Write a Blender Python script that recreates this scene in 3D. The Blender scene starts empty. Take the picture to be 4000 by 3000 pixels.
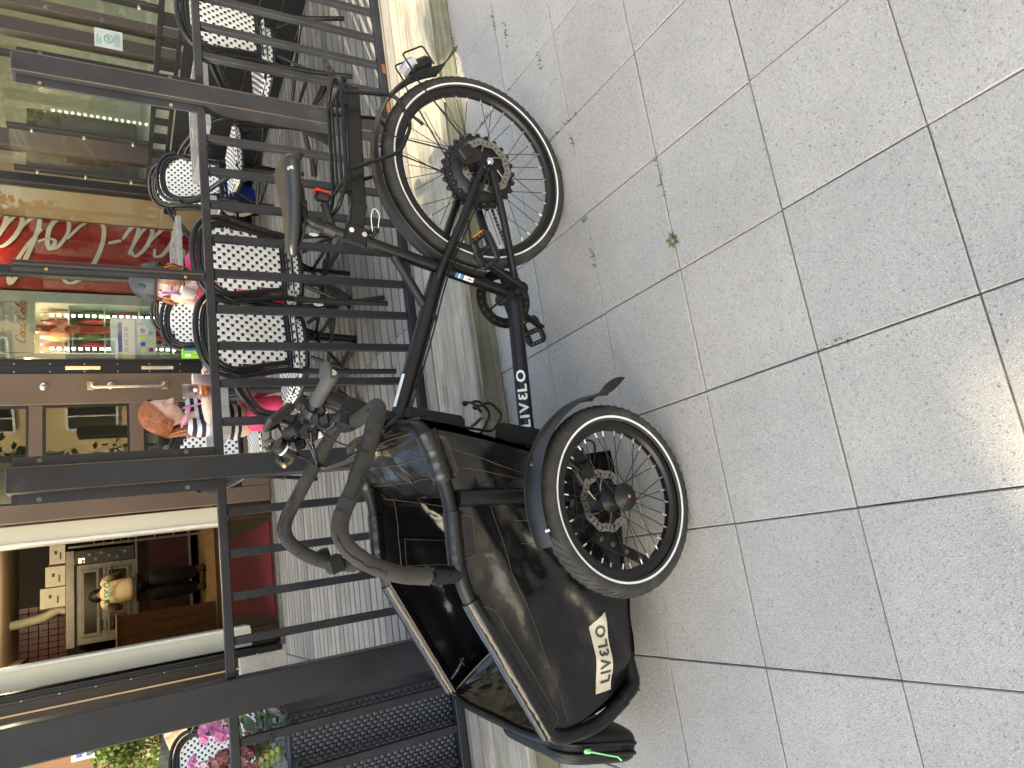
import bpy, bmesh, math, random
from math import pi, sin, cos, radians
from mathutils import Vector, Matrix, Quaternion, noise

S = bpy.context.scene
COL = S.collection
random.seed(7)

# ------------------------------------------------------------------ camera
cam_d = bpy.data.cameras.new('camera')
cam = bpy.data.objects.new('camera', cam_d)
COL.objects.link(cam)
cam_d.sensor_width = 36.0
cam_d.lens = 24.474
cam_d.clip_start = 0.05
cam_d.clip_end = 500
_R = Matrix(((0.96441, -0.26407, -0.01465), (-0.14567, -0.48489, -0.86236), (0.22062, 0.83379, -0.50609)))
_r, _d, _f = (Vector(_R[0]), Vector(_R[1]), Vector(_R[2]))
CAMROT = Matrix((_d, _r, -_f)).transposed()
cam.matrix_world = Matrix.Translation((0, 0, 1.3865)) @ CAMROT.to_4x4()
S.camera = cam

# ------------------------------------------------------------------ sky, sun, exposure
SUN_EL, SUN_AZ = radians(32), math.atan2(-0.917, -0.399)
w = bpy.data.worlds.new('World')
S.world = w
w.use_nodes = True
nt = w.node_tree
bg = nt.nodes['Background']
sky = nt.nodes.new('ShaderNodeTexSky')
sky.sky_type = 'NISHITA'
sky.sun_disc = False
sky.sun_elevation = SUN_EL
sky.sun_rotation = SUN_AZ
sky.air_density = 1.0
sky.dust_density = 3.0
sky.ozone_density = 0.7
bg.inputs[1].default_value = 0.15
nt.links.new(sky.outputs[0], bg.inputs[0])
sl = bpy.data.lights.new('sun', 'SUN')
sl.energy = 3.6
sl.angle = radians(0.53)
sl.color = (1.0, 0.86, 0.66)
so = bpy.data.objects.new('sun', sl)
COL.objects.link(so)
so.location = (-8, -4, 12)
SUNV = Vector((sin(SUN_AZ) * cos(SUN_EL), cos(SUN_AZ) * cos(SUN_EL), sin(SUN_EL)))
so.rotation_euler = SUNV.to_track_quat('Z', 'Y').to_euler()
S.view_settings.view_transform = 'Standard'
S.view_settings.look = 'None'
S.view_settings.gamma = 1
S.view_settings.use_curve_mapping = False
S.view_settings.exposure = 2.2
S.view_settings.use_white_balance = True
S.view_settings.white_balance_temperature = 7250
S.view_settings.white_balance_tint = 4
S.cycles.max_bounces = 8
S.cycles.transparent_max_bounces = 16
S.cycles.use_denoising = True
S.cycles.sample_clamp_indirect = 6

# ------------------------------------------------------------------ materials
MATS = {}

def _nodes(name):
    m = bpy.data.materials.new(name)
    m.use_nodes = True
    MATS[name] = m
    return m, m.node_tree, m.node_tree.nodes['Principled BSDF']

def N(t, kind, **kw):
    n = t.nodes.new(kind)
    for k, v in kw.items():
        setattr(n, k, v)
    return n

def ramp(t, src, stops):
    r = t.nodes.new('ShaderNodeValToRGB')
    e = r.color_ramp.elements
    e[0].position, e[0].color = stops[0][0], (*stops[0][1], 1)
    e[1].position, e[1].color = stops[-1][0], (*stops[-1][1], 1)
    for p, c in stops[1:-1]:
        k = e.new(p)
        k.color = (*c, 1)
    t.links.new(src, r.inputs[0])
    return r.outputs[0]

def wpos(t, scale=(1, 1, 1), obj=False, jitter=0.0):
    if obj:
        s = N(t, 'ShaderNodeTexCoord').outputs['Object']
    else:
        s = N(t, 'ShaderNodeNewGeometry').outputs['Position']
    if jitter:
        oi = N(t, 'ShaderNodeObjectInfo')
        mul = N(t, 'ShaderNodeVectorMath', operation='SCALE')
        cmb = N(t, 'ShaderNodeCombineXYZ')
        for i in range(3):
            t.links.new(oi.outputs['Random'], cmb.inputs[i])
        t.links.new(cmb.outputs[0], mul.inputs[0])
        mul.inputs['Scale'].default_value = jitter
        add = N(t, 'ShaderNodeVectorMath', operation='ADD')
        t.links.new(s, add.inputs[0])
        t.links.new(mul.outputs[0], add.inputs[1])
        s = add.outputs[0]
    mp = N(t, 'ShaderNodeMapping')
    mp.inputs['Scale'].default_value = scale
    t.links.new(s, mp.inputs['Vector'])
    return mp.outputs[0]

def tex_noise(t, vec, scale, detail=4, rough=0.55, dist=0.0):
    n = N(t, 'ShaderNodeTexNoise')
    n.inputs['Scale'].default_value = scale
    n.inputs['Detail'].default_value = detail
    n.inputs['Roughness'].default_value = rough
    n.inputs['Distortion'].default_value = dist
    t.links.new(vec, n.inputs['Vector'])
    return n.outputs['Fac']

def mixc(t, fac, a, b, mode='MIX'):
    m = N(t, 'ShaderNodeMix', data_type='RGBA', blend_type=mode)
    for i, v in ((0, fac), (6, a), (7, b)):
        if hasattr(v, 'is_linked') or hasattr(v, 'links'):
            t.links.new(v, m.inputs[i])
        elif isinstance(v, (int, float)):
            m.inputs[i].default_value = v
        else:
            m.inputs[i].default_value = (*v, 1)
    return m.outputs[2]

def bump(t, b, h, strength, dist):
    n = N(t, 'ShaderNodeBump')
    n.inputs['Strength'].default_value = strength
    n.inputs['Distance'].default_value = dist
    t.links.new(h, n.inputs['Height'])
    t.links.new(n.outputs[0], b.inputs['Normal'])

def mat(name, col, rough=0.5, metal=0.0, var=0.15, vscale=6, bstr=0.0, bscale=80, bdist=0.002, dirt=None, dscale=5, dlo=.55, dhi=.75, spec=None, coat=0, emit=None, estr=0, rvar=0.0):
    m, t, b = _nodes(name)
    p = wpos(t)
    n = tex_noise(t, p, vscale, 5)
    lo = tuple(max(0, c * (1 - var)) for c in col)
    hi = tuple(min(1, c * (1 + var)) for c in col)
    c = ramp(t, n, [(.3, lo), (.7, hi)])
    if dirt:
        d = ramp(t, tex_noise(t, p, dscale, 8, .68), [(dlo, (0, 0, 0)), (dhi, (1, 1, 1))])
        c = mixc(t, d, c, dirt)
    t.links.new(c, b.inputs['Base Color'])
    b.inputs['Roughness'].default_value = rough
    if rvar:
        mr = N(t, 'ShaderNodeMapRange')
        t.links.new(tex_noise(t, p, vscale * 2.3, 5), mr.inputs[0])
        mr.inputs[1].default_value, mr.inputs[2].default_value = .3, .7
        mr.inputs[3].default_value, mr.inputs[4].default_value = max(.02, rough - rvar), min(1, rough + rvar)
        t.links.new(mr.outputs[0], b.inputs['Roughness'])
    b.inputs['Metallic'].default_value = metal
    if spec is not None:
        b.inputs['Specular IOR Level'].default_value = spec
    if coat:
        b.inputs['Coat Weight'].default_value = coat
        b.inputs['Coat Roughness'].default_value = .1
    if bstr:
        bump(t, b, tex_noise(t, p, bscale, 3), bstr, bdist)
    if emit:
        b.inputs['Emission Color'].default_value = (*emit, 1)
        b.inputs['Emission Strength'].default_value = estr
    return m

def mat_aggregate():
    m, t, b = _nodes('exposed_aggregate')
    p = wpos(t)
    v = N(t, 'ShaderNodeTexVoronoi')
    v.inputs['Scale'].default_value = 300
    t.links.new(p, v.inputs['Vector'])
    sx = N(t, 'ShaderNodeSeparateColor')
    t.links.new(v.outputs['Color'], sx.inputs[0])
    c = ramp(t, sx.outputs[0], [(0, (.21, .207, .20)), (.07, (.30, .294, .284)), (.25, (.335, .327, .313)), (.6, (.36, .35, .333)), (.9, (.39, .38, .362)), (.96, (.36, .32, .285)), (1, (.45, .435, .41))])
    v2 = N(t, 'ShaderNodeTexVoronoi')
    v2.inputs['Scale'].default_value = 105
    t.links.new(p, v2.inputs['Vector'])
    s2 = N(t, 'ShaderNodeSeparateColor')
    t.links.new(v2.outputs['Color'], s2.inputs[0])
    k = ramp(t, s2.outputs[1], [(.965, (0, 0, 0)), (.97, (1, 1, 1))])
    kd = ramp(t, v2.outputs['Distance'], [(.28, (1, 1, 1)), (.36, (0, 0, 0))])
    kk = mixc(t, 1.0, k, kd, 'MULTIPLY')
    cs = ramp(t, s2.outputs[0], [(0, (.17, .172, .18)), (.6, (.23, .22, .22)), (1, (.33, .27, .235))])
    c = mixc(t, kk, c, cs)
    st = ramp(t, tex_noise(t, p, 3.2, 7, .6), [(.3, (.86, .855, .85)), (.75, (1.06, 1.045, 1.02))])
    c = mixc(t, 1.0, c, st, 'MULTIPLY')
    oi = N(t, 'ShaderNodeObjectInfo')
    tone = ramp(t, oi.outputs['Random'], [(0, (.94, .935, .93)), (.5, (.99, .98, .965)), (1, (1.04, 1.03, 1.005))])
    c = mixc(t, 1.0, c, tone, 'MULTIPLY')
    t.links.new(c, b.inputs['Base Color'])
    b.inputs['Roughness'].default_value = .88
    bump(t, b, v.outputs['Distance'], .55, .002)
    return m

def mat_wood(name, cols, long_axis=0, grain=55, rough=.85, green=None, gloss_jit=9.0, crack=True, stain=(.6, .6, .58), edge=False):
    m, t, b = _nodes(name)
    sc = [1.0, 1.0, 1.0]
    sc[long_axis] = .045
    p = wpos(t, tuple(sc), jitter=gloss_jit)
    n = tex_noise(t, p, grain, 6, .62, .6)
    c = ramp(t, n, [(.25, cols[0]), (.45, cols[1]), (.6, cols[2]), (.8, cols[3])])
    oi = N(t, 'ShaderNodeObjectInfo')
    tone = ramp(t, oi.outputs['Random'], [(0, (.78, .78, .79)), (.5, (1, 1, 1)), (1, (1.16, 1.14, 1.1))])
    c = mixc(t, 1.0, c, tone, 'MULTIPLY')
    q = wpos(t, jitter=gloss_jit)
    big = ramp(t, tex_noise(t, q, 3.5, 6, .65), [(.35, stain), (.62, (1.05, 1.05, 1.05))])
    c = mixc(t, 1.0, c, big, 'MULTIPLY')
    if green:
        gm = ramp(t, tex_noise(t, q, 2.2, 6, .6), [(.42, (0, 0, 0)), (.68, (.75, .75, .75))])
        c = mixc(t, gm, c, green)
    if crack:
        sc2 = [1.0, 1.0, 1.0]
        sc2[long_axis] = .02
        cr = tex_noise(t, wpos(t, tuple(sc2), jitter=gloss_jit), 75, 2, .5)
        cm = ramp(t, cr, [(.24, (.45, .45, .45)), (.32, (1, 1, 1))])
        c = mixc(t, 1.0, c, cm, 'MULTIPLY')
    if edge:   # both long edges of each board painted dark, imitating shaded gaps
        sp = N(t, 'ShaderNodeSeparateXYZ')
        t.links.new(N(t, 'ShaderNodeTexCoord').outputs['Generated'], sp.inputs[0])
        eg = ramp(t, sp.outputs[1], [(0, (.30, .29, .28)), (.10, (1, 1, 1)), (.90, (1, 1, 1)), (1, (.30, .29, .28))])
        c = mixc(t, 1.0, c, eg, 'MULTIPLY')
    t.links.new(c, b.inputs['Base Color'])
    b.inputs['Roughness'].default_value = rough
    bump(t, b, n, .5, .003)
    return m

def mat_glass(name, tint=(.93, .96, .94), refl=1.0, rough=0.0, ior=1.5):
    m, t, b = _nodes(name)
    out = t.nodes['Material Output']
    tr = N(t, 'ShaderNodeBsdfTransparent')
    tr.inputs[0].default_value = (*tint, 1)
    gl = N(t, 'ShaderNodeBsdfGlossy')
    gl.inputs['Roughness'].default_value = rough
    gl.inputs['Color'].default_value = (refl, refl, refl, 1)
    fr = N(t, 'ShaderNodeFresnel')
    mr = N(t, 'ShaderNodeMapRange')   # the same reflectance from both sides of a thin pane
    t.links.new(N(t, 'ShaderNodeNewGeometry').outputs['Backfacing'], mr.inputs[0])
    mr.inputs[3].default_value, mr.inputs[4].default_value = ior, 1 / ior
    t.links.new(mr.outputs[0], fr.inputs[0])
    mx = N(t, 'ShaderNodeMixShader')
    t.links.new(fr.outputs[0], mx.inputs[0])
    t.links.new(tr.outputs[0], mx.inputs[1])
    t.links.new(gl.outputs[0], mx.inputs[2])
    t.links.new(mx.outputs[0], out.inputs[0])
    return m

def mat_leaf(name, cols, rough=.5, trans=.25):
    m, t, b = _nodes(name)
    n = tex_noise(t, wpos(t), 9, 4)
    c = ramp(t, n, [(.3, cols[0]), (.5, cols[1]), (.72, cols[2])])
    t.links.new(c, b.inputs['Base Color'])
    b.inputs['Roughness'].default_value = rough
    tl = N(t, 'ShaderNodeBsdfTranslucent')
    t.links.new(c, tl.inputs[0])
    mx = N(t, 'ShaderNodeMixShader')
    mx.inputs[0].default_value = trans
    out = t.nodes['Material Output']
    t.links.new(b.outputs[0], mx.inputs[1])
    t.links.new(tl.outputs[0], mx.inputs[2])
    t.links.new(mx.outputs[0], out.inputs[0])
    return m

mat_aggregate()
mat('asphalt', (.05, .05, .052), .9, bstr=.4, bscale=300)
mat('joint_sand', (.13, .125, .105), .95, var=.55, vscale=22)
mat_wood('deck_wood', grain=120, cols=[(.155, .149, .139), (.20, .193, .181), (.225, .218, .205), (.26, .252, .238)], stain=(.80, .79, .77), edge=True)
mat_wood('front_timber', [(.10, .092, .078), (.25, .235, .205), (.37, .352, .312), (.47, .45, .405)], grain=60, green=(.27, .262, .20))
mat_wood('fascia_wood', [(.10, .10, .075), (.19, .19, .15), (.26, .255, .21), (.34, .33, .28)], grain=60, green=(.15, .17, .10))
mat('steel', (.016, .018, .024), .40, .1, .3, 5, .12, 60, .001, dirt=(.07, .06, .05), dscale=7, dlo=.6, dhi=.95, rvar=.1, spec=.4)
mat('steel_edge', (.09, .072, .056), .45, .4, .3, 9)
mat('rust', (.15, .06, .025), .9, .0, .5, 30, .3, 120)
mat('bolt_metal', (.55, .53, .5), .3, .9, .1)
mat('brass', (.5, .36, .16), .35, .9, .1)
mat('chrome', (.75, .74, .72), .12, 1.0, .05)
mat('bike_paint', (.0060, .0064, .0080), .34, .0, .2, 8, .05, 300, .0004, dirt=(.03, .028, .026), dscale=14, dlo=.70, dhi=.98, rvar=.08, spec=.34)
mat('black_plastic', (.010, .010, .011), .45, 0, .2, 20, .06, 200, .0006, dirt=(.04, .037, .034), dscale=16, dlo=.62, dhi=.95, spec=.32)
mat('black_gloss', (.008, .008, .009), .15, 0, .1, 20)
mat('fender_plastic', (.014, .014, .016), .38, 0, .25, 10, .05, 300, .0005, dirt=(.10, .095, .085), dscale=30, dlo=.62, dhi=.9)
mat('tire_rubber', (.022, .022, .022), .8, 0, .25, 25, .3, 160, .001, dirt=(.075, .07, .064), dscale=18, dlo=.5, dhi=.85)
mat('reflective_stripe', (.62, .64, .66), .4, 0, .12, 40)
mat('rim_black', (.010, .010, .011), .3, .2, .2, 20, dirt=(.05, .045, .04), dscale=20, dlo=.6, dhi=.9)
mat('spoke_steel', (.03, .03, .032), .35, .8)
mat('nipple', (.75, .74, .68), .35, .8, .1)
mat('disc_steel', (.34, .32, .28), .3, .95, .2, 40)
mat('foam', (.022, .0215, .021), .95, 0, .3, 14, .35, 260, .0012, dirt=(.058, .053, .046), dscale=4, dlo=.45, dhi=.8)
mat('foam_crack', (.012, .012, .012), .95, 0, .3)
mat('rubber_grip', (.05, .049, .046), .7, 0, .2, 30, .15, 200, .0008)
mat('rubber_pale', (.20, .195, .18), .6, 0, .2, 30)
mat('chain', (.07, .058, .05), .5, .7, .3, 60)
mat('orange_refl', (.42, .13, .02), .25, 0, .1)
mat('red_lens', (.5, .02, .015), .2, 0, .1)
mat('lamp_lens', (.55, .57, .6), .15, .3, .2)
mat('white_paint', (.75, .75, .73), .5, 0, .06)
mat('cream_print', (.46, .43, .35), .5, 0, .12, 30)
mat('sticker_blue', (.02, .16, .5), .4)
mat('sticker_yellow', (.75, .6, .08), .4)
mat('green_ribbon', (.25, .7, .3), .6)
mat('thread', (.11, .075, .055), .9)
mat('alu', (.2, .185, .165), .5, .6, .2, 30)

def mat_tarp(name, col, rough, dust, dlo, dhi):
    m, t, b = _nodes(name)
    p = wpos(t)
    d = ramp(t, tex_noise(t, p, 5.5, 10, .72), [(dlo, (0, 0, 0)), (dhi, (1, 1, 1))])
    d2 = ramp(t, tex_noise(t, p, 160, 2), [(.4, (.25, .25, .25)), (.6, (1, 1, 1))])
    dm = mixc(t, 1.0, d, d2, 'MULTIPLY')
    c = mixc(t, dm, col, dust)
    t.links.new(c, b.inputs['Base Color'])
    r = ramp(t, dm, [(0, (rough,) * 3), (1, (.8, .8, .8))])
    t.links.new(r, b.inputs['Roughness'])
    hb = N(t, 'ShaderNodeMath', operation='ADD')
    a1 = N(t, 'ShaderNodeMath', operation='MULTIPLY')
    t.links.new(tex_noise(t, p, 9, 3), a1.inputs[0])
    a1.inputs[1].default_value = 6
    t.links.new(a1.outputs[0], hb.inputs[0])
    hb.inputs[1].default_value = 0
    bump(t, b, hb.outputs[0], .35, .003)
    return m

mat_tarp('tarp', (.0042, .0043, .0050), .24, (.030, .025, .021), .56, .92)
mat_tarp('tarp_shiny', (.0052, .0053, .0062), .17, (.035, .031, .028), .66, .97)

# ------------------------------------------------------------------ mesh builder
class MB:
    def __init__(self, M=None):
        self.v, self.f, self.mi, self.sm = [], [], [], []
        self.M = M or Matrix.Identity(4)
        self.m = 0
        self.smooth = False

    def add(self, vs, fs, smooth=None):
        o = len(self.v)
        M = self.M
        self.v += [tuple(M @ Vector(p)) for p in vs]
        sm = self.smooth if smooth is None else smooth
        for f in fs:
            self.f.append(tuple(i + o for i in f))
            self.mi.append(self.m)
            self.sm.append(sm)

    def box(self, c, s, R=None, bev=0.0):
        hx, hy, hz = (a / 2 for a in s)
        c = Vector(c)
        R = R or Matrix.Identity(3)
        if not bev:
            vs = [c + R @ Vector((x * hx, y * hy, z * hz)) for x in (-1, 1) for y in (-1, 1) for z in (-1, 1)]
            self.add(vs, [(0, 1, 3, 2), (4, 6, 7, 5), (0, 4, 5, 1), (2, 3, 7, 6), (0, 2, 6, 4), (1, 5, 7, 3)], False)
            return
        h = (hx, hy, hz)
        ids, vs = {}, []
        for sx in (-1, 1):
            for sy in (-1, 1):
                for sz in (-1, 1):
                    sg = (sx, sy, sz)
                    for a in range(3):
                        p = [sg[k] * (h[k] - (0 if k == a else bev)) for k in range(3)]
                        ids[(sg, a)] = len(vs)
                        vs.append(Vector(p))
        fs = []
        for a in range(3):
            b_, c_ = (a + 1) % 3, (a + 2) % 3
            for sa in (-1, 1):
                q = []
                for sb, sc in ((-1, -1), (1, -1), (1, 1), (-1, 1)):
                    g = [0, 0, 0]
                    g[a], g[b_], g[c_] = sa, sb, sc
                    q.append(ids[(tuple(g), a)])
                fs.append(q)
            for sb in (-1, 1):
                for sc in (-1, 1):
                    g0, g1 = [0, 0, 0], [0, 0, 0]
                    g0[a], g0[b_], g0[c_] = -1, sb, sc
                    g1[a], g1[b_], g1[c_] = 1, sb, sc
                    g0, g1 = tuple(g0), tuple(g1)
                    fs.append([ids[(g0, b_)], ids[(g1, b_)], ids[(g1, c_)], ids[(g0, c_)]])
        for sx in (-1, 1):
            for sy in (-1, 1):
                for sz in (-1, 1):
                    g = (sx, sy, sz)
                    fs.append([ids[(g, 0)], ids[(g, 1)], ids[(g, 2)]])
        out = []
        for f in fs:
            cc = sum((vs[i] for i in f), Vector()) / len(f)
            nn = (vs[f[1]] - vs[f[0]]).cross(vs[f[2]] - vs[f[1]])
            out.append(tuple(f) if nn.dot(cc) > 0 else tuple(reversed(f)))
        self.add([c + R @ p for p in vs], out, False)

    def beam(self, a, b, wx, wz, up=(0, 0, 1), bev=0.0):
        a, b = Vector(a), Vector(b)
        d = b - a
        L = d.length
        d.normalize()
        u = Vector(up)
        s = d.cross(u)
        if s.length < 1e-5:
            s = d.cross(Vector((1, 0, 0)))
        s.normalize()
        u = s.cross(d)
        self.box((a + b) / 2, (L, wx, wz), Matrix((d, s, u)).transposed(), bev)

    def tube(self, pts, r, seg=10, closed=False, cap=True, flat=None, up=None):
        P = [Vector(p) for p in pts]
        n = len(P)
        rr = r if isinstance(r, (list, tuple)) else [r] * n
        T = []
        for i in range(n):
            if closed:
                t = P[(i + 1) % n] - P[i - 1]
            else:
                t = P[min(i + 1, n - 1)] - P[max(i - 1, 0)]
            T.append(t.normalized() if t.length > 1e-9 else Vector((0, 0, 1)))
        a = Vector(up) if up else (Vector((0, 0, 1)) if abs(T[0].z) < .9 else Vector((1, 0, 0)))
        u = (a - T[0] * a.dot(T[0])).normalized()
        U = [u]
        for i in range(1, n):
            q = T[i - 1].rotation_difference(T[i])
            u = q @ u
            u = (u - T[i] * u.dot(T[i])).normalized()
            if up:
                u2 = Vector(up) - T[i] * Vector(up).dot(T[i])
                if u2.length > 1e-3:
                    u = u2.normalized()
            U.append(u)
        vs, fs = [], []
        fl = flat or (1, 1)
        for i in range(n):
            w_ = T[i].cross(U[i])
            for k in range(seg):
                an = 2 * pi * k / seg
                vs.append(P[i] + U[i] * (cos(an) * rr[i] * fl[0]) + w_ * (sin(an) * rr[i] * fl[1]))
        m = n if closed else n - 1
        for i in range(m):
            j = (i + 1) % n
            for k in range(seg):
                k2 = (k + 1) % seg
                fs.append((i * seg + k, i * seg + k2, j * seg + k2, j * seg + k))
        self.add(vs, fs, True)
        if cap and not closed:
            self.add(vs[:seg], [tuple(reversed(range(seg)))], False)
            self.add(vs[-seg:], [tuple(range(seg))], False)

    def lathe(self, prof, M=None, seg=24, smooth=True, a0=0, a1=2 * pi):
        M = M or Matrix.Identity(4)
        full = abs(a1 - a0 - 2 * pi) < 1e-6
        ns = seg if full else seg + 1
        vs, fs = [], []
        for k in range(ns):
            an = a0 + (a1 - a0) * k / seg
            for (r, z) in prof:
                vs.append(M @ Vector((r * cos(an), r * sin(an), z)))
        n = len(prof)
        for k in range(seg):
            k2 = (k + 1) % ns
            for i in range(n - 1):
                fs.append((k * n + i, k2 * n + i, k2 * n + i + 1, k * n + i + 1))
        self.add(vs, fs, smooth)

    def cyl(self, a, b, r, seg=14):
        a, b = Vector(a), Vector(b)
        self.tube([a, b], r, seg)

    def ball(self, c, r, sx=1, sy=1, sz=1, seg=14, rings=9, R=None):
        R = R or Matrix.Identity(3)
        c = Vector(c)
        vs, fs = [], []
        for i in range(rings + 1):
            th = pi * i / rings
            for k in range(seg):
                ph = 2 * pi * k / seg
                vs.append(c + R @ Vector((r * sx * sin(th) * cos(ph), r * sy * sin(th) * sin(ph), r * sz * cos(th))))
        for i in range(rings):
            for k in range(seg):
                k2 = (k + 1) % seg
                fs.append((i * seg + k, (i + 1) * seg + k, (i + 1) * seg + k2, i * seg + k2))
        self.add(vs, fs, True)

    def prism(self, poly, o, ux, uy, depth, smooth=False):
        """flat outline poly (list of (a,b)) on plane o+a*ux+b*uy, extruded along ux x uy by depth"""
        o, ux, uy = Vector(o), Vector(ux), Vector(uy)
        nn = ux.cross(uy).normalized() * depth
        n = len(poly)
        vs = [o + ux * a + uy * b for a, b in poly] + [o + ux * a + uy * b + nn for a, b in poly]
        self.add(vs, [tuple(reversed(range(n))), tuple(range(n, 2 * n))], False)
        self.add(vs, [(i, (i + 1) % n, n + (i + 1) % n, n + i) for i in range(n)], smooth)

    def grid(self, fn, nu, nv, smooth=True, thick=0.0):
        vs = [Vector(fn(i / nu, j / nv)) for j in range(nv + 1) for i in range(nu + 1)]
        fs = [(j * (nu + 1) + i, j * (nu + 1) + i + 1, (j + 1) * (nu + 1) + i + 1, (j + 1) * (nu + 1) + i) for j in range(nv) for i in range(nu)]
        self.add(vs, fs, smooth)

    def mesh(self, name, mats):
        me = bpy.data.meshes.new(name)
        me.from_pydata(self.v, [], self.f)
        for m_ in (mats if isinstance(mats, (list, tuple)) else [mats]):
            me.materials.append(MATS[m_] if isinstance(m_, str) else m_)
        me.polygons.foreach_set('material_index', self.mi)
        me.polygons.foreach_set('use_smooth', self.sm)
        me.update()
        return me

    def build(self, name, mats, parent=None, loc=None):
        return link(name, self.mesh(name, mats), parent, loc)

def link(name, data, parent=None, loc=None):
    o = bpy.data.objects.new(name, data)
    COL.objects.link(o)
    if parent:
        o.parent = parent
    if loc:
        o.location = loc
    return o

def tag(o, label=None, cat=None, group=None, kind=None):
    if label:
        o['label'] = label
    if cat:
        o['category'] = cat
    if group:
        o['group'] = group
    if kind:
        o['kind'] = kind
    return o

def thing(name, label, cat, loc=(0, 0, 0), rz=0.0, group=None):
    o = link(name, None)
    o.location = loc
    o.rotation_euler = (0, 0, rz)
    o.empty_display_size = .1
    return tag(o, label, cat, group)

def dup(root, loc, rz, label, group=None):
    r = root.copy()
    COL.objects.link(r)
    r.location = loc
    r.rotation_euler = (0, 0, rz)
    r['label'] = label
    if group:
        r['group'] = group
    for ch in list(root.children):
        c = ch.copy()
        COL.objects.link(c)
        c.parent = r
        for g in list(ch.children):
            d = g.copy()
            COL.objects.link(d)
            d.parent = c
    return r

def crom(pts, n=6, closed=False):
    P = [Vector(p) for p in pts]
    out = []
    m = len(P)
    rng = range(m) if closed else range(m - 1)
    for i in rng:
        p0 = P[(i - 1) % m] if (closed or i > 0) else P[0] * 2 - P[1]
        p1, p2 = P[i], P[(i + 1) % m]
        p3 = P[(i + 2) % m] if (closed or i + 2 < m) else P[-1] * 2 - P[-2]
        for k in range(n):
            t = k / n
            out.append(.5 * ((2 * p1) + (p2 - p0) * t + (2 * p0 - 5 * p1 + 4 * p2 - p3) * t * t + (3 * p1 - p0 - 3 * p2 + p3) * t ** 3))
    if not closed:
        out.append(P[-1])
    return out

def fillet(pts, rad, n=5, closed=False):
    P = [Vector(p) for p in pts]
    out = []
    m = len(P)
    for i in range(m):
        if not closed and i in (0, m - 1):
            out.append(P[i])
            continue
        a, b, c = P[i - 1], P[i], P[(i + 1) % m]
        r = min(rad, (a - b).length * .45, (c - b).length * .45)
        s, e = b + (a - b).normalized() * r, b + (c - b).normalized() * r
        for k in range(n + 1):
            t = k / n
            out.append(s * (1 - t) ** 2 + b * 2 * t * (1 - t) + e * t * t)
    return out

def text_geo(body, size=1.0, bold=0.0, shear=0.0, spacing=1.0, fine=0.0):
    cu = bpy.data.curves.new('t', 'FONT')
    cu.body = body
    cu.size = size
    cu.offset = bold
    cu.shear = shear
    cu.space_character = spacing
    cu.resolution_u = 2
    ob = bpy.data.objects.new('t', cu)
    COL.objects.link(ob)
    dg = bpy.context.evaluated_depsgraph_get()
    me = bpy.data.meshes.new_from_object(ob.evaluated_get(dg))
    if fine:   # short edges, so that the lettering can follow a curved surface
        bm = bmesh.new(); bm.from_mesh(me)
        for _ in range(4):
            ed = [e for e in bm.edges if e.calc_length() > fine]
            if not ed: break
            bmesh.ops.triangulate(bm, faces=bm.faces[:])
            ed = [e for e in bm.edges if e.calc_length() > fine]
            bmesh.ops.subdivide_edges(bm, edges=ed, cuts=1)
        bmesh.ops.triangulate(bm, faces=bm.faces[:])
        bm.to_mesh(me); bm.free()
    vs = [tuple(v.co) for v in me.vertices]
    fs = [tuple(p.vertices) for p in me.polygons]
    bpy.data.objects.remove(ob)
    bpy.data.curves.remove(cu)
    bpy.data.meshes.remove(me)
    return vs, fs

def add_text(mb, body, o, ux, uy, width=None, height=None, bold=0.0, shear=0.0, center=False, fn=None, mirror=False, spacing=1.0):
    """text laid on plane o + x*ux + y*uy, scaled to the width or height given; fn(x, y) overrides the mapping"""
    vs, fs = text_geo(body, 1.0, bold, shear, spacing, .14 if fn else 0)
    if not vs:
        return
    x0, x1 = min(v[0] for v in vs), max(v[0] for v in vs)
    y0, y1 = min(v[1] for v in vs), max(v[1] for v in vs)
    sx = (width / (x1 - x0)) if width else height / (y1 - y0)
    sy = (height / (y1 - y0)) if height else sx
    o, ux, uy = Vector(o), Vector(ux), Vector(uy)
    out = []
    for v in vs:
        x, y = (v[0] - x0) * sx, (v[1] - y0) * sy
        if mirror:
            x = (x1 - x0) * sx - x
        if center:
            x -= (x1 - x0) * sx / 2
        out.append(fn(x, y) if fn else o + ux * x + uy * y)
    mb.add(out, [tuple(reversed(f)) for f in fs] if mirror else fs, False)

def fbm(p, o=4):
    return noise.fractal(Vector(p), 1.0, 2.0, o)

# ------------------------------------------------------------------ ground, pavement, deck
g = MB()
g.add([(-120, -120, -.05), (120, -120, -.05), (120, 120, -.05), (-120, 120, -.05)], [(0, 1, 2, 3)])
tag(g.build('ground', 'asphalt'), kind='structure')
g = MB()
g.add([(-40, -13, -.022), (40, -13, -.022), (40, 2.36, -.022), (-40, 2.36, -.022)], [(0, 1, 2, 3)])
tag(g.build('plaza', 'exposed_aggregate'), kind='structure')

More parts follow.
